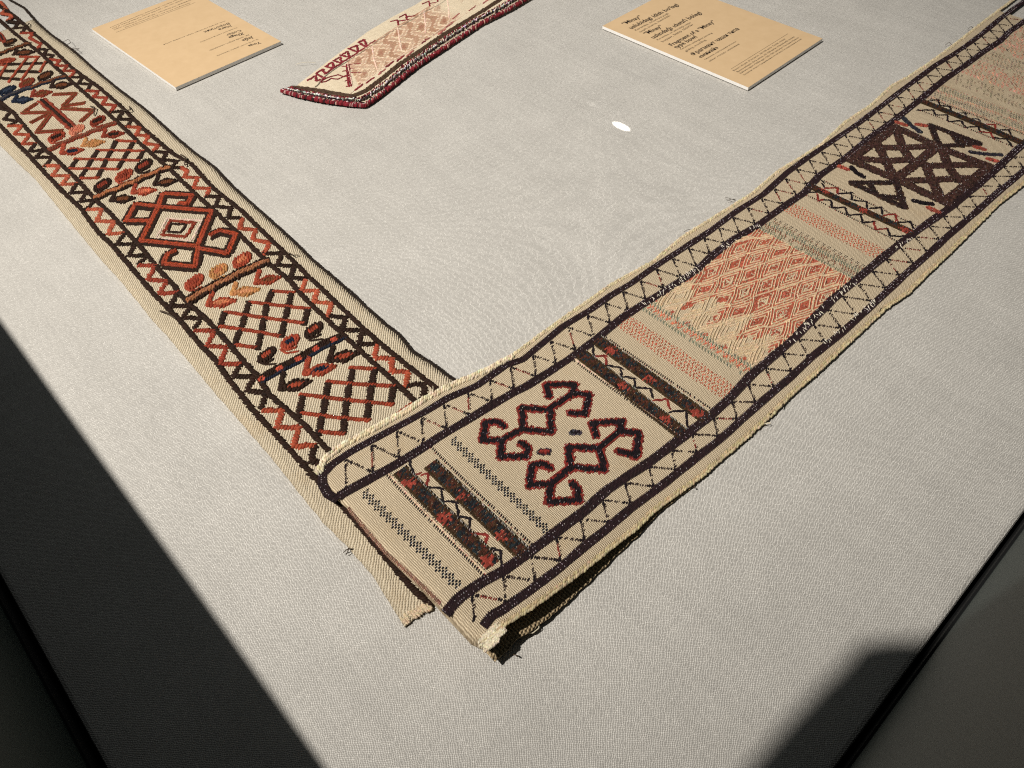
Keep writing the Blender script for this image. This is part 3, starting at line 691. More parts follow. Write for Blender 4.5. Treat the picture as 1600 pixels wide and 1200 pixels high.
tickline((1255, 304), (1407, 382), 'ticked_line', 1, False); tickline((1288, 281), (1440, 355), 'ticked_line', -1, False)
tickline((1433, 172), (1586, 232), 'ticked_line', 1, False); tickline((1452, 152), (1612, 213), 'ticked_line', -1, False)

def checker(pa, pb):
    b = Batch(False); A_, B_ = ms([pa])[0, :2], ms([pb])[0, :2]; L = np.linalg.norm(B_ - A_); st = .0022; n = int(L / st)
    for i in range(n):
        for j in range(5):
            ph = (j + i) % 2; k = i % 4
            if ph: continue
            if j in (0,) and k in (0, 1): continue
            if j in (4,) and k in (2, 3): continue
            xy = A_ + (B_ - A_) * (i + .5) / n + AR.U * (j - 2) * .0019
            dots(b, [xy], UANG + .3, .0030, .0025, .0013, S(18, 22, 32), .2)
    for i in range(1, n, 4):
        for j in (-1, 1):
            xy = A_ + (B_ - A_) * (i + 1.0) / n + AR.U * j * .0019; dots(b, [xy], UANG + .3, .0019, .0013, .0012, S(232, 224, 208))
    b.build('checker_row', right)
checker((568, 768), (717, 917)); checker((706, 686), (858, 832))

# two dark panels of paired bands with a zigzag between them
def panel(lines, reds, zz, name, wband=.0158):
    for (pa, pb), rs in zip(lines, reds):
        b = Batch(False)
        A_, B_ = ms([pa])[0, :2], ms([pb])[0, :2]; L = np.linalg.norm(B_ - A_); nn = int(L / .0017)
        rw = [ms([r])[0, :2] for r in rs]
        for j in range(6):
            off = (j - 2.5) / 6 * wband
            q = (np.arange(nn) + RNG.rand(nn) * .5) / nn; xy = A_ + (B_ - A_) * q[:, None] + AR.U * off
            colr = []
            for p_ in xy:
                d = min([math.hypot((p_ - r) @ AR.U * 1.0, (p_ - r) @ AR.V * .85) for r in rw] or [9])
                s_ = (p_ @ AR.V) * 210
                if d < .0052 * (1 + .2 * RNG.randn()): colr.append(S(150, 62, 48) if RNG.rand() > .2 else S(58, 36, 30))
                else: colr.append([S(66, 44, 28), S(34, 28, 30), S(36, 46, 50), S(82, 44, 32)][int(s_ + .8 * RNG.randn()) % 4] if abs(j - 2.5) < 2 else S(62, 46, 26))
            colr = np.clip(np.array(colr) * (1 + RNG.normal(0, .2, (nn, 1))), .003, 1)
            b.add(np.column_stack([xy, zR(xy) + .0003]), UANG + .3 + RNG.normal(0, .15, nn), .0038, .0030, .0026, colr)
        m = RNG.rand(nn) < .6
        b.add(np.column_stack([xy, zR(xy) + .0024])[m], UANG + .7, .0024, .0008, .0009, vary(S(186, 180, 172), m.sum(), .2))
        b.build('dark_woven_band', right)
    b = Batch(False)
    for c, p in zz:
        stroke(b, p, zR, .0058, DRED if c == 'r' else BLK, slant=20, h=.0022)
    b.build('panel_zigzag', right)
c5 = lambda L: C(400, 600, 4, L); c6 = lambda L: C(500, 740, 4, L); d1 = lambda L: C(880, 440, 4.444, L); d3 = lambda L: C(1200, 220, 5, L); d4 = lambda L: C(1280, 120, 5, L)
panel([c6([(500, -20), (1090, 570)]), c6([(690, -60), (1280, 510)])], [c5([(960, 620), (1180, 840), (1440, 1100)]), c5([(1055, 465), (1290, 700), (1530, 950)])],
      [('d', c5([(960, 470), (985, 560)])), ('r', c5([(1000, 565), (1075, 560), (1070, 630)])), ('d', c5([(1070, 645), (1165, 652), (1165, 730), (1258, 742), (1258, 830), (1345, 840), (1330, 925)])), ('r', c5([(1350, 935), (1445, 940), (1430, 1015)])), ('d', c5([(1430, 1025), (1530, 1040), (1535, 1150)]))], 'p')
panel([d1([(120, 500), (830, 1060)]), d1([(235, 405), (1000, 955)])], [d1([(420, 725), (715, 955)]), d1([(330, 480), (600, 680), (930, 910)])],
      [('d', d1([(205, 440), (215, 520)])), ('r', d1([(225, 520), (295, 512), (300, 575)])), ('d', d1([(305, 585), (400, 600), (408, 660), (495, 672), (502, 735), (608, 742), (622, 800)])), ('r', d1([(640, 822), (728, 820), (735, 880)])), ('d', d1([(745, 900), (855, 900), (862, 1000)]))], 'p')
panel([d3([(320, 350), (1135, 725)])], [d3([(450, 392), (740, 545), (1070, 700)])],
      [('d', d3([(425, 315), (440, 362)])), ('r', d3([(450, 370), (540, 370), (545, 410)])), ('d', d3([(550, 415), (655, 405), (655, 462), (770, 478), (772, 532), (885, 520), (895, 580)])), ('r', d3([(905, 582), (1000, 578), (1005, 640)])), ('d', d3([(1010, 640), (1110, 630), (1140, 690)])),
       ('d', d3([(290, 405), (385, 400)])), ('r', d3([(385, 420), (395, 470), (430, 462)])), ('d', d3([(430, 462), (490, 465), (505, 525), (600, 520), (622, 578), (722, 578), (742, 640), (830, 632)])), ('r', d3([(830, 635), (838, 692), (930, 690)])), ('d', d3([(935, 690), (955, 745), (1090, 748)]))], 'p', .0105)
panel([d4([(800, 190), (1600, 525)])], [[]],
      [('d', d4([(850, 190), (930, 180), (940, 225), (1020, 235), (1040, 285), (1140, 285), (1160, 330), (1240, 330), (1270, 370)])), ('r', d4([(1280, 370), (1370, 375), (1380, 420)])), ('d', d4([(1380, 420), (1480, 415), (1510, 470)])),
       ('d', d4([(770, 262), (890, 262), (910, 300), (1000, 300), (1010, 350), (1110, 345), (1140, 395), (1240, 390), (1260, 430)])), ('r', d4([(1260, 430), (1340, 440), (1360, 480)])), ('d', d4([(1370, 480), (1470, 490), (1500, 540)]))], 'p', .0115)

# brocaded figures: weave cells near a drawn line are floated in its colours
def fill(polys, w_in, w_out, c_in, c_out, name, label=None, du=.0021, dv=.0017, wob=.0003, mix=None):
    segs = []
    for p in polys:
        Pw = ms(p)[:, :2]
        for i in range(len(Pw) - 1): segs.append((Pw[i], Pw[i + 1]))
    allp = np.array([q for s_ in segs for q in s_]); uv = AR.to(allp); lo, hi = uv.min(0) - w_out * 2, uv.max(0) + w_out * 2
    gu, gv = np.meshgrid(np.arange(lo[0], hi[0], du), np.arange(lo[1], hi[1], dv), indexing='ij')
    gu = gu + (np.arange(gu.shape[1])[None] % 2) * du * .5
    xy = AR.frm(np.column_stack([gu.ravel(), gv.ravel()])); d = np.full(len(xy), 9.0)
    for a, b_ in segs:
        ab = b_ - a; tt = np.clip(((xy - a) @ ab) / max(ab @ ab, 1e-12), 0, 1); d = np.minimum(d, np.linalg.norm(xy - a - tt[:, None] * ab, axis=1))
    d += RNG.normal(0, wob, len(d)); b = Batch(False)
    mi = d < w_in; mo = (d >= w_in) & (d < w_out)
    cin = c_in
    dots(b, xy[mo], UANG + .35, du * 1.55, dv * 1.6, .0018, c_out, .25, .0004)
    dots(b, xy[mi], UANG + .35, du * 1.7, dv * 2.0, .0024, c_in, .35, .0006)
    if mix is not None:
        m = mi & (RNG.rand(len(d)) < mix[1]); dots(b, xy[m], UANG + .35, du * 1.3, dv, .0021, mix[0], .2, .0003)
    m = (mi | mo) & (RNG.rand(len(d)) < .05); dots(b, xy[m], UANG + .5, .0014, .0006, .0007, S(200, 192, 190), .2, .0026)
    return b.build(name, right, label)
c7 = lambda L: C(700, 560, 4.444, L)
fill([c7(p) for p in ([(700, 265), (682, 185), (880, 180), (865, 245)], [(865, 245), (980, 252), (952, 388), (855, 378)], [(870, 245), (705, 350)], [(513, 345), (710, 360), (718, 512), (522, 495), (513, 345)], [(520, 490), (370, 570)],
                            [(375, 570), (240, 570), (262, 445), (340, 440), (385, 470)], [(370, 570), (368, 685), (545, 680), (555, 625), (510, 590)])], .0027, .0047, BLK, DRED, 'hooked_figure', 'upper hooked figure')
fill([c7(p) for p in ([(1030, 535), (1005, 450), (1210, 438), (1190, 510)], [(1190, 510), (1325, 520), (1308, 680), (1190, 645)], [(1190, 510), (1050, 622)], [(838, 618), (1052, 625), (1085, 775), (850, 755), (838, 618)], [(850, 760), (715, 872)],
                            [(715, 872), (568, 882), (585, 742), (660, 735), (705, 760)], [(715, 872), (700, 1000), (912, 985), (895, 905), (865, 870)])], .0027, .0047, BLK, DRED, 'hooked_figure', 'lower hooked figure')
fill([c7([(650, 650), (690, 650)])], .0024, .0040, DRED, S(46, 38, 44), 'small_diamond'); fill([c7([(862, 515), (905, 515)])], .0018, .0034, BLK, S(70, 66, 72), 'small_diamond')
DB = S(66, 44, 38)
fill([d4(p) for p in ([(240, 645), (420, 520), (590, 400)], [(600, 395), (940, 555), (1325, 700)], [(240, 648), (600, 800), (1000, 990)], [(1322, 705), (1150, 850), (985, 975)], [(605, 790), (760, 680), (905, 555)])], .0058, .0068, DB, S(54, 36, 30), 'great_lattice_figure', mix=(S(118, 66, 54), .2), wob=.0005)
fill([d4(p) for p in ([(600, 410), (655, 560), (720, 660)], [(455, 530), (520, 660), (585, 790)], [(470, 555), (640, 555), (880, 542)], [(330, 640), (500, 660), (720, 648)], [(960, 570), (1010, 700), (1085, 810)], [(830, 690), (890, 830), (955, 960)], [(640, 815), (860, 808), (1200, 790)], [(830, 700), (1030, 690), (1270, 690)])], .0052, .0060, DB, S(54, 36, 30), 'great_lattice_bars', mix=(S(110, 64, 52), .2), wob=.0004)
fill([d4(p) for p in ([(255, 828), (590, 828)], [(255, 832), (440, 915)], [(395, 840), (432, 905)], [(590, 800), (620, 880), (665, 1020)], [(470, 935), (668, 1022)], [(490, 935), (650, 950)], [(865, 380), (1250, 522)], [(880, 400), (935, 540)], [(935, 545), (1250, 525)], [(1050, 460), (1110, 540)], [(1120, 490), (1170, 520)])], .0034, .0044, S(46, 32, 30), S(72, 50, 36), 'pointed_hooks', wob=.0004)
for p, c_ in (([(155, 700), (215, 722)], MRED), ([(250, 705), (290, 750), (345, 782)], BLK), ([(735, 965), (800, 985), (880, 995)], BLK), ([(855, 1025), (935, 1060)], MRED), ([(600, 355), (675, 380)], MRED), ([(660, 325), (720, 385), (790, 432)], S(44, 44, 52)), ([(765, 372), (835, 386)], MRED), ([(1185, 590), (1300, 605), (1420, 612)], S(48, 44, 52)), ([(1215, 548), (1290, 568)], MRED), ([(1315, 640), (1390, 662)], MRED)):
    fill([d4(p)], .0024, .0032, c_, c_, 'short_dash')

# ---- patterned rows between the panels, laid out on (length, fraction across)
def wcross(u): return float(rv(RD, u) - rv(RC, u)) - .0084
def crossrow(name, u0, half, ncell, col, label=None, strands=2, w_=.0017, tip=None, amp=None):
    b = Batch(False)
    for k in range(strands):
        n = int(wcross(u0) / .0015); t_ = (np.arange(n) + .5) / n; ph = k / strands
        tri = 2 * np.abs(((t_ * ncell + ph) % 1) - .5) * 2 - 1
        xy = ut(u0 + half * tri, t_); dots(b, xy, UANG + .35, .0026, w_, .0013, col, .22)
    if tip is not None:
        t_ = (np.arange(ncell) + .25) / ncell
        for s_ in (-1, 1): dots(b, ut(np.full(ncell, u0 + s_ * half * 1.18), t_), UANG, .0026, .002, .0013, tip, .2)
    return b.build(name, right, label)
u1a = uat((975, 516)); u1b = uat((1000, 500))
UR1 = np.mean([uat((965, 522)) + .016, uat((1128, 624))]); 
ur1 = (uat(d1([(440, 300)])[0]) + uat(d1([(480, 260)])[0])) / 2 + .0
ur1 = uat(d1([(780, 520)])[0])
for k_, (dx) in enumerate((-.0055, .0055)):
    crossrow('red_lattice_row', ur1 + dx, .0058, 15, S(180, 80, 52), strands=2)
ur2 = uat(d2 := (1020 + 1250 / 4.444, 300 + 265 / 4.444))
for dx in (-.0045, .0060):
    crossrow('red_lattice_row', ur2 + dx, .0060, 15, S(180, 80, 52), strands=2)
# rows of fine grey green ticks
def tickrows(name, u0, u1, nrow, cols, ncell=17, dens=.85):
    b = Batch(False)
    for i in range(nrow):
        u = u0 + (u1 - u0) * (i + .5) / nrow; t_ = (np.arange(ncell * 2) + .5 + (i % 2) * .5) / (ncell * 2); t_ = t_[(t_ < 1) & (RNG.rand(len(t_)) < dens)]
        for s_, a in ((0, .75), (.0012, -.05)):
            xy = ut(np.full(len(t_), u + s_), t_); dots(b, xy, UANG + a, (u1 - u0) / nrow * 1.15, .0017, .0012, cols[(i + (s_ > 0)) % len(cols)], .25)
    return b.build(name, right)
ug1a, ug1b = uat(d1([(900, 440)])[0]), uat(d1([(960, 330)])[0])
u_green1 = uat(d1([(930, 400)])[0]); 
tickrows('grey_green_tick_row', u_green1 - .009, u_green1 + .012, 4, [GRN, S(150, 146, 122), S(196, 112, 84)])
b = Batch(False)
n = 16; t_ = (np.arange(n) + .5) / n
for k in range(4): dots(b, ut(np.full(n, u_green1 - .001 + k * .0018), t_ + (k - 1.5) * .004), UANG + .3, .0024, .0030 - k * .0005, .0014, S(204, 104, 74), .2)
b.build('red_triangle_row', right)
u_green2 = uat((1020 + 1130 / 4.444, 300 + 400 / 4.444))
tickrows('grey_green_tick_row', u_green2 - .016, u_green2 + .010, 5, [S(104, 110, 92), S(122, 122, 100), S(132, 78, 58)], 18)
b = Batch(False); n = 17; t_ = (np.arange(n) + .5) / n
for k in (-.0014, .0014):
    for q in (-.008, .008): dots(b, ut(np.full(n, u_green2 + .014 + k), t_ + q), UANG, .0018, .0014, .0011, BLK, .2)
b.build('black_dot_row', right)
# relief panel: raised cream cords in long nested diamonds over a red ground
ua, ub = u_green1 + .010, u_green2 - .016
b = Batch(False); gu, gt = np.meshgrid(np.arange(ua, ub, .0021), np.linspace(.01, .99, 84), indexing='ij')
gu = gu.ravel(); gt = gt.ravel(); fr = (gu - ua) / (ub - ua)
cell_u = (ub - ua) / 3.3; cell_t = 1 / 5.6
edge = .22 + .10 * np.sin(gt * 23) + .05 * np.sin(gt * 51)
pu = ((gu - ua) / cell_u) % 1; pt = (gt / cell_t + .0) % 1
dia = np.abs(pu - .5) + np.abs(pt - .5)
patch = .5 + .5 * np.sin(gt * 31 + gu * 150) * np.sin(gu * 210 - gt * 17); isred = (fr > edge) & (RNG.rand(len(gu)) < .72 + .22 * patch) & ~((dia < .2) & (RNG.rand(len(gu)) < .5))
isred |= (fr <= edge) & (dia > .86) & (RNG.rand(len(gu)) < .6)
xy = ut(gu, gt); dots(b, xy[isred], UANG + .3, .0030, .0024, .0008, S(170, 88, 66), .22)
b.build('red_brocade_ground', right)
b = Batch(False)
W_ = wcross((ua + ub) / 2)
for iu in range(-1, 5):
    for it in range(-1, 7):
        for par in (0, 1):
            cu = ua + (iu + .5 + par * .5) * cell_u; ct = (it + .5 + par * .5) * cell_t
            for lev in ((.50, .36, .20) if par == 0 else (.38, .24)):
                for su, st in ((1, 1), (1, -1), (-1, 1), (-1, -1)):
                    q = np.linspace(.04, .96, max(4, int(lev * cell_u * 1.1 / .0016)))
                    if RNG.rand() < .06: continue
                    uu = cu + .0012 * math.sin(it * 2.1 + iu) + su * lev * cell_u * (1 - q) * 1.02; tt = ct + .006 * math.sin(iu * 3 + it) + st * lev * cell_t * q * 1.02 + .004 * np.sin(uu * 160)
                    m = (uu > ua - .001) & (uu < ub + .001) & (tt > .0) & (tt < 1)
                    if m.sum() < 2: continue
                    xy = ut(uu[m], tt[m]); dd = xy[-1] - xy[0]; ang = math.atan2(dd[1], dd[0])
                    dots(b, xy, ang + .3, .0030, .0017, .0030, S(222, 196, 160), .12, .0004)
b.build('raised_cream_cords', right)
# white repair stitches over the dark stripes beside the relief panel
b = Batch(False)
for pts_ in ([(1004, 477), (1090, 421)], [(1130, 388), (1148, 376)], [(1172, 360), (1186, 352)], [(1232, 536), (1290, 480)], [(1300, 470), (1345, 434)], [(1290, 538), (1320, 512)], [(1330, 500), (1368, 470)], [(1400, 388), (1422, 372)]):
    Pw = ms(pts_)[:, :2]; n = int(np.linalg.norm(Pw[1] - Pw[0]) / .0016); q = np.linspace(0, 1, n); xy = Pw[0] + (Pw[1] - Pw[0]) * q[:, None]
    m = RNG.rand(n) < .6; xy = xy[m] + AR.V * RNG.uniform(-.003, .003, (m.sum(), 1)); k = len(xy)
    dots(b, xy, UANG + math.radians(62) + RNG.normal(0, .3, k), RNG.uniform(.003, .006, k), .0007, .0008, S(236, 226, 206), .1, .0015)
b.build('repair_stitches', right, stuff=True)
# far rows of faint ticks
tickrows('faint_tick_row', 1.136, 1.186, 9, [S(140, 132, 112), S(186, 132, 108), S(150, 140, 118), S(130, 122, 104)], 18)
tickrows('faint_tick_row', 1.200, 1.232, 5, [S(140, 124, 104), S(156, 140, 116)], 14, .6)
tickrows('faint_tick_row', 1.236, 1.290, 6, [S(206, 146, 126), S(196, 128, 106), S(150, 120, 100)], 12)
tickrows('faint_tick_row', 1.292, 1.33, 5, [S(140, 132, 112), S(170, 140, 118)], 14)
tickrows('faint_tick_row', 1.335, 1.45, 12, [S(206, 146, 126), S(196, 128, 106), S(150, 120, 100)], 12)

# ------------------------------------------------------------------ third strip, far
third = thing('textile_band', 'short cream and pink strip with a dark red bound edge, between the two printed cards', 'textile', (-.12, 1.15, 0), 'embroidered textile strips laid on the cloth')
AT = Axis(40)
pT0 = [(455, 142), (465, 130), (520, 88), (575, 47), (612, 25), (650, 5), (690, -22), (740, -55)]
pT1 = [(572, 160), (600, 141), (625, 120), (650, 100), (700, 66), (750, 33), (800, 6), (860, -30)]
RT0, RT1 = rail(AT, pT0, zT), rail(AT, pT1, zT)
quadpts = [(458, 140), (490, 147), (530, 154), (572, 160)]
# ground: ruled between the two edges
n = 60
e0 = place(polyat(pT0, np.linspace(0, 1, n)), zT); e1 = place(polyat(pT1, np.linspace(0, 1, n)), zT)
V = []; F = []; cols = 16
for i in range(n):
    for j in range(cols):
        q = j / (cols - 1); V.append(e0[i] * (1 - q) + e1[i] * q)
    V.append((V[-1][0] + .0005, V[-1][1] - .0005, .0004)); 
for i in range(n - 1):
    for j in range(cols):
        k = i * (cols + 1) + j; F.append((k, k + cols + 1, k + cols + 2, k + 1))
V = np.array(V); V[::cols + 1, 2] -= .002
mesh_obj('ground_cloth', V, F, M_THIRD, third, True, uv=AT.to(V[:, :2]))
c8 = lambda L: C(400, 0, 4, L); e5 = lambda L: C(430, 60, 8, L); e6 = lambda L: C(600, 0, 7.273, L)
CR = S(132, 42, 50)
b = Batch(True)
endl = [(441, 140), (462, 146), (487, 152), (515, 157), (545, 161), (570, 163)]; sidel = [(570, 163), (584, 155), (600, 143), (625, 123), (650, 103), (700, 70), (750, 37), (800, 11), (860, -24)]
stroke(b, [(x, y + 1) for x, y in endl] + sidel[1:], zT, .0044, CR, rows=[(-.0014, lambda t: random.choice([S(128, 34, 44)] * 4 + [S(190, 150, 140), S(60, 34, 36)])), (.0004, lambda t: random.choice([S(140, 40, 50)] * 3 + [S(206, 180, 168), S(70, 36, 40)])), (.0024, lambda t: random.choice([S(140, 40, 50)] * 2 + [S(210, 190, 176), S(50, 36, 36)]))], h=.0044, lift=-.0012, pitch=.40, amt=.25); b.build('bound_edge', third, 'dark red rope binding')
b = Batch(True)
inn = [(450, 140), (487, 148), (530, 155), (562, 157), (580, 148), (608, 127), (640, 101), (690, 66), (740, 34), (790, 8), (840, -22)]
for off, cc in ((.0, S(216, 200, 190)), (.0022, S(120, 44, 50)), (-.0022, S(60, 44, 42))): stroke(b, inn, zT, .0042, cc, rows=[(off * 1.5, cc)], h=.0030, lift=.0008, amt=.6, jit=.3)
b.build('twisted_cord', third)
b = Batch(True)
stroke(b, [(455, 137), (462, 137), (500, 142), (550, 151), (572, 142), (600, 121), (625, 100), (650, 84), (700, 50), (750, 20), (790, -6)], zT, .0060, S(92, 72, 54), rows=[(-.0030, S(84, 64, 48)), (.0, S(80, 60, 46)), (.0030, S(88, 68, 52))], h=.0022, slant=15); b.build('brown_stripe', third)
b = Batch(True); stroke(b, [(545, 148), (575, 123), (612, 96), (650, 73), (700, 38), (750, 7), (780, -12)], zT, .0020, S(236, 214, 190), h=.0012); b.build('cream_line', third)
b = Batch(True); stroke(b, e5([(500, 605), (535, 580), (600, 490), (750, 380), (900, 290), (1150, 130), (1330, 0)]) + [(625, 42), (660, 21), (687, 7), (705, -5)], zT, .0020, S(150, 138, 120), h=.0012); b.build('grey_line', third)
zz = [(410, 520), (500, 470), (520, 530), (620, 500), (510, 440), (590, 385), (630, 440), (720, 375), (630, 350), (710, 300), (740, 365), (830, 310), (730, 280), (810, 235), (840, 300), (930, 240), (820, 210), (900, 165), (935, 240), (1040, 175), (920, 130), (1020, 85), (1040, 170), (1140, 110), (1040, 50), (1110, 15), (1150, 95), (1250, 30)]
b = Batch(True); stroke(b, e5(zz), zT, .0056, CR, slant=30, h=.0014); b.build('red_zigzag', third)
for grp in (([(80, 245), (150, 225), (165, 285)], [(160, 240), (280, 225)], [(180, 195), (245, 160), (262, 215)], [(262, 190), (345, 180)]), ([(440, 45), (510, 15), (520, 70)], [(520, 40), (600, 30)], [(540, 0), (610, -20), (612, 20)])):
    b = Batch(True)
    for L in grp: stroke(b, e6(L), zT, .0042, CR, slant=30, h=.0014)
    b.build('red_zigzag', third)
b = Batch(True)
for L in ([(560, 545), (640, 495), (700, 475), (790, 455), (860, 480), (920, 465)], [(580, 550), (640, 535), (700, 500), (780, 510), (850, 480)]): stroke(b, e5(L), zT, .0024, CR, slant=30, h=.0013)
stroke(b, e5([(905, 330), (915, 440), (935, 590)]), zT, .0050, CR, slant=5, rows=[(-.0018, CR), (.0018, CR)], h=.0016)
for L in ([(845, 350), (905, 350)], [(850, 410), (910, 400)], [(865, 470), (920, 460)], [(880, 530), (930, 520)], [(895, 600), (940, 590)], [(905, 330), (1070, 315)], [(915, 370), (985, 380)], [(920, 430), (1070, 430)]): stroke(b, e5(L), zT, .0030, CR, slant=10, h=.0014)
b.build('red_comb_figure', third)
for L in [e5(q) for q in ([(905, 315), (925, 400), (960, 580)], [(1215, 110), (1230, 250), (1275, 390)], [(1550, 0), (1580, 150)])] + [e6(q) for q in ([(155, 320), (175, 440), (195, 570)], [(455, 130), (470, 260), (470, 380)], [(720, 0), (735, 110), (740, 210)])]:
    b = Batch(True); stroke(b, L, zT, .0026, S(240, 206, 186), h=.0018); b.build('pink_cross_line', third)
# tan field of stepped lozenges between the two fine lines
b = Batch(False); b2 = Batch(False); b3 = Batch(False)
gl = polyat([(540, 96), (596, 56), (645, 24), (694, -6), (734, -30)], np.linspace(0, 1, 130)); gr = polyat([(560, 137), (612, 98), (650, 76), (700, 42), (750, 10)], np.linspace(0, 1, 130))
g0, g1 = place(gl, zT)[:, :2], place(gr, zT)[:, :2]
for i in range(2, 130):
    for j in range(1, 30):
        q = j / 30; p_ = g0[i] * (1 - q) + g1[i] * q; fu = (i / 21.0) % 1; fv = (q * 2.0 + .5 * (int(i / 21.0) % 2)) % 1; dd = abs(fu - .5) * 1.1 + abs(fv - .5) * .9 + .03 * math.sin(i * 1.9)
        if .30 < dd < .37 or .58 < dd < .64: cc, bt = S(240, 216, 186), b2
        elif dd < .13: cc, bt = S(176, 128, 104), b3
        else: cc, bt = (S(186, 146, 118) if dd < .30 or dd > .64 else S(204, 170, 142)), b
        bt.add([[p_[0], p_[1], zT(np.array([p_]))[0]]], .7 + RNG.normal(0, .1), .0050, .0036, .0009 if bt is b else .0015, vary(cc, 1, .08))
b.build('tan_field', third); b2.build('cream_lozenge_outlines', third); b3.build('lozenge_centres', third, stuff=True)
for x, y in [(560, 137), (578, 126), (596, 113), (609, 101), (625, 92), (640, 84), (664, 64), (690, 50), (702, 39), (712, 26), (738, 14), (760, 2)]:
    b = Batch(True); stroke(b, [(x - 4, y + 3), (x + 5, y - 4)], zT, .0064, random.choice([CR, S(176, 104, 96)]), slant=5, h=.0014); b.build('red_edge_check', third)

# ------------------------------------------------------------------ printed cards
CT = .0066                                 # height of the printed faces
def card(label, P0, P1, P2, far):
    z = np.full(1, CT); w0, w1, w2 = [unproj([p], z)[0] for p in (P0, P1, P2)]
    a = (w0 - w1); bdir = (w2 - w1); bdir = bdir - a * (bdir @ a) / (a @ a); bdir = bdir / np.linalg.norm(bdir) * (np.linalg.norm(w2 - w1) if far is None else far)
    o = thing('printed_card', label, 'card', (w1[0], w1[1], 0), 'apricot information cards on the cloth')
    def slab(name, z0, z1, ins, mat):
        Q = [w1 + (a + bdir) / np.linalg.norm(a + bdir) * ins * 1.4, w1 + bdir - bdir / np.linalg.norm(bdir) * ins + a / np.linalg.norm(a) * ins,
             w1 + bdir + a - (a + bdir) / np.linalg.norm(a + bdir) * ins * 1.4, w1 + a - a / np.linalg.norm(a) * ins + bdir / np.linalg.norm(bdir) * ins]
        V = [(q[0], q[1], z_) for z_ in (z0, z1) for q in Q]; F = [(j, (j + 1) % 4, 4 + (j + 1) % 4, 4 + j) for j in range(4)] + [(4, 5, 6, 7), (3, 2, 1, 0)]
        return mesh_obj(name, V, F, mat, o, False)
    slab('foam_board', .0016, CT - .0003, 0, M_CORE); slab('printed_face', CT - .0003, CT, .0001, M_CARD); slab('support', .0, .0016, .006, M_BLACK)
    return o
card1 = card('apricot card with upside-down lettering, left of the short strip', (143, 45), (274, 136.5), (441.5, 66), None)
card2 = card('apricot card with lettering headed Minay, near the top right', (941.4, 40.4), (1169.4, 136.6), (1287, 60.6), None)
def text(parent, body, pa, pb, name='printed_line', bold=0.0, ysc=1.0):
    z = np.full(1, CT + .00012); A_, B_ = unproj([pa], z)[0], unproj([pb], z)[0]
    cu = bpy.data.curves.new(name, 'FONT'); cu.body = body; cu.size = 1; cu.offset = bold; cu.resolution_u = 2
    tmp = bpy.data.objects.new('tmp', cu); COL.objects.link(tmp); bpy.context.view_layer.update()
    me = bpy.data.meshes.new_from_object(tmp.evaluated_get(bpy.context.evaluated_depsgraph_get())); bpy.data.objects.remove(tmp)
    v = np.array([q.co[:2] for q in me.vertices]); 
    if len(v) == 0: return
    w_ = v[:, 0].max() - v[:, 0].min(); s_ = np.linalg.norm(B_ - A_) / w_; ang = math.atan2(*(B_ - A_)[::-1])
    R_ = np.array([[math.cos(ang), -math.sin(ang)], [math.sin(ang), math.cos(ang)]])
    vv = ((v - [v[:, 0].min(), 0]) * s_ * [1, ysc]) @ R_.T + A_ - np.array(parent.location)[:2]
    for q, p_ in zip(me.vertices, vv): q.co = (p_[0], p_[1], CT + .00012)
    me.materials.clear(); me.materials.append(M_INK); me.name = name
    o = bpy.data.objects.new(name, me); link(o, parent); return o
def rule(parent, pa, pb, w_=.0005):
    z = np.full(1, CT + .00012); A_, B_ = unproj([pa], z)[0], unproj([pb], z)[0]; d = (B_ - A_) / np.linalg.norm(B_ - A_); n_ = np.array([-d[1], d[0]]) * w_ / 2
    mesh_obj('printed_rule', [(*(A_ + n_), CT + .00012), (*(A_ - n_), CT + .00012), (*(B_ - n_), CT + .00012), (*(B_ + n_), CT + .00012)], [(0, 1, 2, 3)], M_INK, parent, False)
B_ = .022
text(card2, '“Minay”', (976, 39), (1004, 26.5), bold=B_); text(card2, 'uslubidagi idish bo‘lagi', (987, 45.5), (1061, 8), bold=B_)
text(card2, 'Keramika, sirosti bo‘yoqli', (994, 48), (1045, 21.5), ysc=.8); text(card2, 'naqsh, bosma, kulolchilik', (1000.5, 50.8), (1048, 24.6), ysc=.8)
text(card2, '“Minay”', (1010, 54.5), (1037, 41.5), bold=B_); text(card2, 'uslındaǵı ıdıstıń bólegi', (1021.5, 60.5), (1097, 20.5), bold=B_)
text(card2, 'Keramika, sır astındaǵı naǵıs', (1028, 63), (1080, 35.5), ysc=.8); text(card2, 'boyaw, basıp túsiriw', (1036, 66), (1084, 38.6), ysc=.8)
text(card2, 'Fragment of a “Minay”', (1050, 72), (1119, 34), bold=B_); text(card2, 'type bowl', (1057.5, 76), (1090, 58), bold=B_)
text(card2, 'Ceramics, underglaze painting,', (1064, 78), (1114, 51.6), ysc=.8); text(card2, 'gilding, moulding', (1072, 81), (1103.5, 63), ysc=.8)
text(card2, 'Фрагмент чаши типа', (1084, 87), (1156, 45.5), bold=B_); text(card2, '«минай»', (1095, 90.8), (1123.6, 74.6), bold=B_)
text(card2, 'Керамика, подглазурная роспись', (1102, 93.5), (1151, 65), ysc=.8); text(card2, 'обжиг, глазурь, золочение', (1109, 96.6), (1156, 69), ysc=.8)
rule(card2, (1142, 108), (1231, 52.7))
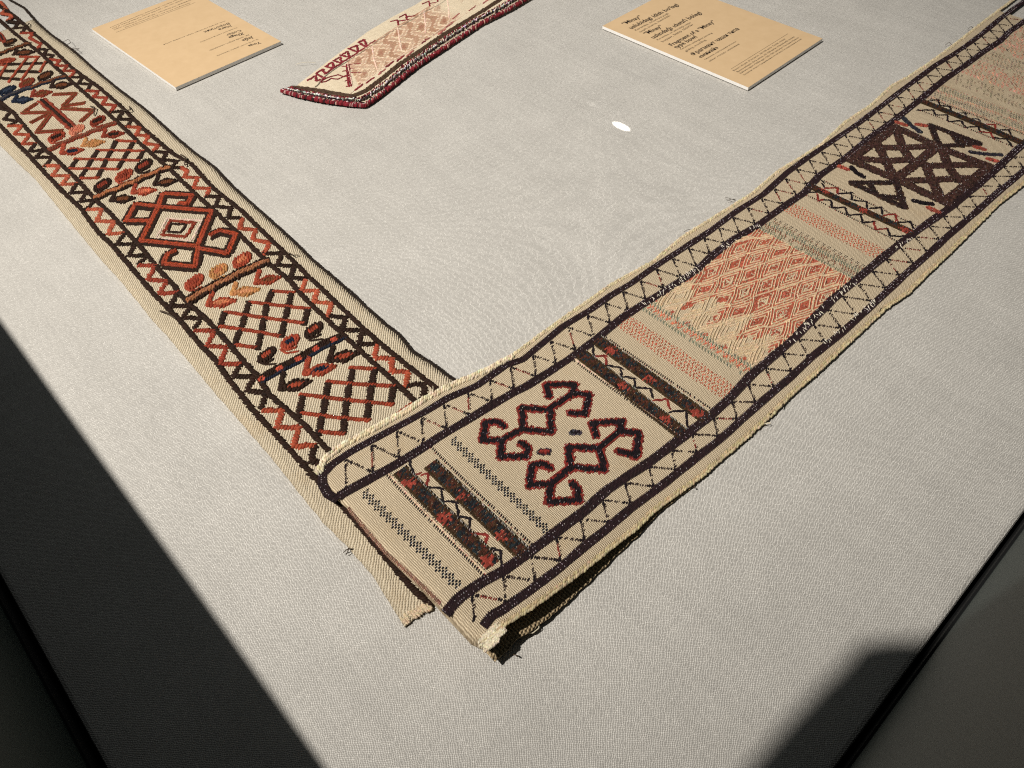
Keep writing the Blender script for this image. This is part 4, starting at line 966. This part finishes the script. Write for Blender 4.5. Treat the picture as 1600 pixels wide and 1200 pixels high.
for s_, a_, b__ in (('Buxoro viloyati. O‘rta asrlar, XII–XIII asrlar. Davlat muzeyi', (1147, 111), (1227.5, 61)), ('Buxara wálayatı. Orta ásirler, XII–XIII ásirler. Mámleketlik muzeyi', (1153, 113), (1242, 57.6)),
                    ('Bukhara region. Middle ages, 12th–13th centuries. The State Museum', (1157.5, 115.2), (1248.5, 59)), ('Бухарская область. Средневековье, XII–XIII века. Государственный музей', (1163, 117.6), (1253, 61))):
    text(card2, s_, a_, b__, ysc=.85)
r1 = lambda x, y: (320 + x / 16, 20 + y / 16)
text(card1, 'Yoqa', r1(1380, 720), r1(1075, 815), bold=B_); text(card1, 'Ip, qo‘lda to‘qish, gazlama, kashtachilik', r1(1320, 655), r1(285, 1075), ysc=.8)
text(card1, 'Jaǵa', r1(1190, 590), r1(915, 680), bold=B_); text(card1, 'Jip, qolda toqıw, kesteshilik', r1(1100, 540), r1(100, 935), ysc=.8)
text(card1, 'Zhaga', r1(960, 490), r1(580, 605), bold=B_); text(card1, 'Collar', r1(890, 420), r1(520, 545), bold=.01); text(card1, 'Threads, hand weaving, embroidery', r1(800, 360), r1(-120, 730), ysc=.8)
text(card1, 'Жаға', r1(650, 300), r1(330, 405), bold=B_); text(card1, 'Воротник', r1(590, 245), r1(-40, 470), bold=.01); text(card1, 'Нить, ручное ткачество, ткань, вышивка, шитьё', r1(500, 195), r1(-1040, 790), ysc=.8)
r5 = lambda x, y: (160 + x / 10, y / 10)
rule(card1, r5(1450, 38), r5(215, 505))
for s_, a_, b__ in (('Qoraqalpog‘iston. XIX asr oxiri – XX asr boshi. Davlat san‘at muzeyi', r5(1365, 40), r5(345, 428)), ('Qaraqalpaqstan. XIX ásirdiń aqırı – XX ásirdiń bası. Mámleketlik muzeyi', r5(1420, -20), r5(175, 462)),
                    ('Karakalpakstan. Late 19th – early 20th century. The State Museum of Arts', r5(1360, -50), r5(150, 442)), ('Каракалпакстан. Конец XIX – начало XX века. Государственный музей искусств', r5(1330, -75), r5(115, 428))):
    text(card1, s_, a_, b__, ysc=.85)

# ------------------------------------------------------------------ loose threads
def hair(parent, pts, zf, r, mat, dz=.002, name='loose_thread', arch=.003):
    Pw = place(pts, zf); X, _, q = resample(Pw, .0015); X[:, 2] += dz + arch * np.sin(q * math.pi)
    V = []; F = []
    for i, p_ in enumerate(X):
        tdir = X[min(i + 1, len(X) - 1)] - X[max(i - 1, 0)]; tdir /= np.linalg.norm(tdir) + 1e-9; s_ = np.cross(tdir, [0, 0, 1]); s_ /= np.linalg.norm(s_) + 1e-9; u_ = np.cross(s_, tdir)
        for k in range(4): a = k * math.pi / 2; V.append(p_ + r * (s_ * math.cos(a) + u_ * math.sin(a)))
    for i in range(len(X) - 1):
        for k in range(4): F.append((i * 4 + k, i * 4 + (k + 1) % 4, i * 4 + 4 + (k + 1) % 4, i * 4 + 4 + k))
    mesh_obj(name, V, F, mat, parent)
M_HDK = flat_mat('dark_hair_thread', S(58, 46, 36), S(74, 60, 46), 400, .8); M_HLT = flat_mat('pale_hair_thread', S(196, 184, 158), S(216, 204, 178), 400, .8)
z0 = lambda xy: np.full(len(xy), .001)
hair(left, [(98, 68), (108, 64), (113, 71), (104, 76), (116, 80), (126, 79), (112, 84)], zL, .00035, M_HDK); hair(left, [(100, 72), (112, 80), (124, 83), (118, 76)], zL, .0003, M_HDK)
hair(left, C(500, 740, 4, [(150, 500), (175, 490), (215, 478)]), z0, .0005, M_HDK); hair(left, C(500, 740, 4, [(165, 515), (185, 495), (180, 470)]), z0, .0004, M_HDK)
hair(left, c3b := C(240, 380, 5.333, [(60, 575), (110, 600), (190, 640)]), zL, .0012, M_HDK); hair(left, C(240, 380, 5.333, [(1120, 90), (1170, 125), (1215, 110)]), zL, .0007, M_HDK)
for p in ([(283, 243), (292, 250), (290, 262), (300, 256)], [(142, 168), (150, 172), (148, 182)], [(40, 40), (46, 44), (47, 38)], [(190, 172), (197, 178), (206, 176), (203, 168)]): hair(left, p, zL, .0009, M_HDK)
for p in (C(1400, 0, 8, [(610, 580), (650, 565), (690, 575)]), C(1400, 0, 8, [(890, 380), (930, 368), (960, 372)]), C(1020, 300, 4.444, [(500, 50), (535, 70), (570, 68)]), C(1020, 300, 4.444, [(215, 285), (245, 283), (275, 280)]), C(1020, 300, 4.444, [(515, 70), (550, 72), (575, 66)]), [(818, 560), (824, 556), (832, 560)]):
    hair(right, p, z0, .00035, M_HDK)
hair(right, C(1060, 480, 4, [(520, 738), (545, 745), (570, 745), (560, 735), (535, 738)]), z0, .0004, M_HLT); hair(right, C(1060, 480, 4, [(640, 590), (650, 610), (640, 645), (665, 600)]), z0, .0005, M_HDK)
for p in ([(90, 1130), (100, 1150), (92, 1120)], [(560, 700), (575, 680), (590, 690)], [(1240, 60), (1255, 30), (1280, 10)]): hair(right, C(1060, 480, 4, p), z0, .0004, M_HDK)
hair(right, C(700, 820, 4, [(470, 680), (530, 690), (570, 660), (560, 610), (520, 600)]), z0, .0005, M_HLT); hair(right, C(700, 820, 4, [(410, 815), (440, 840), (430, 825)]), z0, .0005, M_HDK); hair(right, C(700, 820, 4, [(1090, 100), (1100, 115), (1085, 110)]), z0, .0006, M_HLT)
for p in (C(400, 0, 4, [(250, 410), (310, 408), (375, 400)]),): hair(third, p, z0, .0003, M_HLT)
hair(right, C(400, 480, 5, [(1385, 680), (1388, 655), (1384, 625)]), zR, .0004, M_HLT)

# ------------------------------------------------------------------ the photographer leaning over the case corner (out of the picture; casts the soft shadow)
def skin_figure(name, chains, mat, parent=None):
    V, E, Rr = [], [], []; idx = {}
    def vid(p, r):
        k = tuple(round(c, 4) for c in p)
        if k not in idx: idx[k] = len(V); V.append(p); Rr.append(r)
        return idx[k]
    for ch in chains:
        ids = [vid(p, r) for p, r in ch]
        for a, b_ in zip(ids, ids[1:]): E.append((a, b_))
    me = bpy.data.meshes.new(name); me.from_pydata(V, E, []); o = bpy.data.objects.new(name, me); COL.objects.link(o)
    sk = o.modifiers.new('skin', 'SKIN'); sk.use_smooth_shade = True
    for i, r in enumerate(Rr): me.skin_vertices[0].data[i].radius = (r, r)
    me.skin_vertices[0].data[0].use_root = True
    ss = o.modifiers.new('sub', 'SUBSURF'); ss.levels = 2; ss.render_levels = 2
    bpy.context.view_layer.update()
    m2 = bpy.data.meshes.new_from_object(o.evaluated_get(bpy.context.evaluated_depsgraph_get())); o.modifiers.clear(); o.data = m2
    m2.materials.clear(); m2.materials.append(mat)
    if parent is not None: o.parent = parent
    return o
M_SHIRT = flat_mat('dark_shirt_cloth', S(52, 54, 62), S(60, 62, 70), 30, .9); M_SKIN = flat_mat('skin', S(190, 142, 116), S(200, 152, 124), 30, .6); M_HAIR = flat_mat('dark_hair', S(34, 26, 22), S(44, 34, 28), 200, .6)
hd = (-.142, .086, .815); nk = (-.195, -.06, .765); ch_ = (-.22, -.20, .67); pl = (-.18, -.50, .22)
sl, sr_ = (-.235, .012, .765), (-.03, -.20, .69)
el, er = (-.36, -.16, .50), (.07, -.20, .50)
wl_, wr_ = (-.185, -.075, .585), (.055, -.085, .585)
person = skin_figure('person', [[(pl, .15), (ch_, .12), (nk, .055), ((-.175, .02, .80), .085), (hd, .100), ((-.135, .12, .835), .075)],
    [(ch_, .12), (sl, .078), (el, .045), (wl_, .028), ((-.165, -.045, .60), .026)], [(ch_, .12), (sr_, .06), (er, .045), (wr_, .028), ((.045, -.045, .60), .026)],
    [(hd, .100), ((-.168, .058, .79), .084), ((-.20, .036, .775), .078), (sl, .078)],
    [(pl, .15), ((-.25, -.50, -.15), .08), ((-.25, -.48, -.55), .06), ((-.25, -.50, -.93), .05), ((-.25, -.40, -.96), .04)], [(pl, .15), ((-.07, -.50, -.15), .08), ((-.07, -.48, -.55), .06), ((-.07, -.50, -.93), .05), ((-.07, -.40, -.96), .04)]], M_SHIRT)
person['label'] = 'person in dark clothes leaning over the case corner with a phone in both hands'; person['category'] = 'person'
skin_figure('hair', [[((-.17, .02, .84), .085), ((-.155, .07, .865), .09), ((-.14, .11, .87), .07)]], M_HAIR, person)
for sx, bx in ((1, -.155), (-1, .035)):
    for k, ln in enumerate((.030, .034, .032, .026)):
        y0 = -.050 + k * .014; skin_figure('finger', [[((bx, y0, .602), .008), ((bx + sx * ln * .5, y0 + .006, .612), .0075), ((bx + sx * ln, y0 + .006, .606), .006)]], M_SKIN, person)
    skin_figure('thumb', [[((bx, -.052, .596), .009), ((bx + sx * .022, -.060, .592), .0085), ((bx + sx * .038, -.050, .600), .007)]], M_SKIN, person)
ph_v = []; cx = np.array([-.055, 0, 0])
for dz_ in (.0035, .0115):
    for a_, b_ in ((-.078, -.036), (.078, -.036), (.078, .036), (-.078, .036)):
        p_ = np.array([0, 0, H]) + cx + xr * a_ - yd * (b_ - .018) - zf_ * dz_; ph_v.append(tuple(p_))
phn = mesh_obj('smartphone', ph_v, [(j, (j + 1) % 4, 4 + (j + 1) % 4, 4 + j) for j in range(4)] + [(4, 5, 6, 7), (3, 2, 1, 0)], M_BLACK, None, False)
bv = phn.modifiers.new('bevel', 'BEVEL'); bv.width = .003; bv.segments = 2
phn['label'] = 'black phone held level over the corner of the case'; phn['category'] = 'phone'
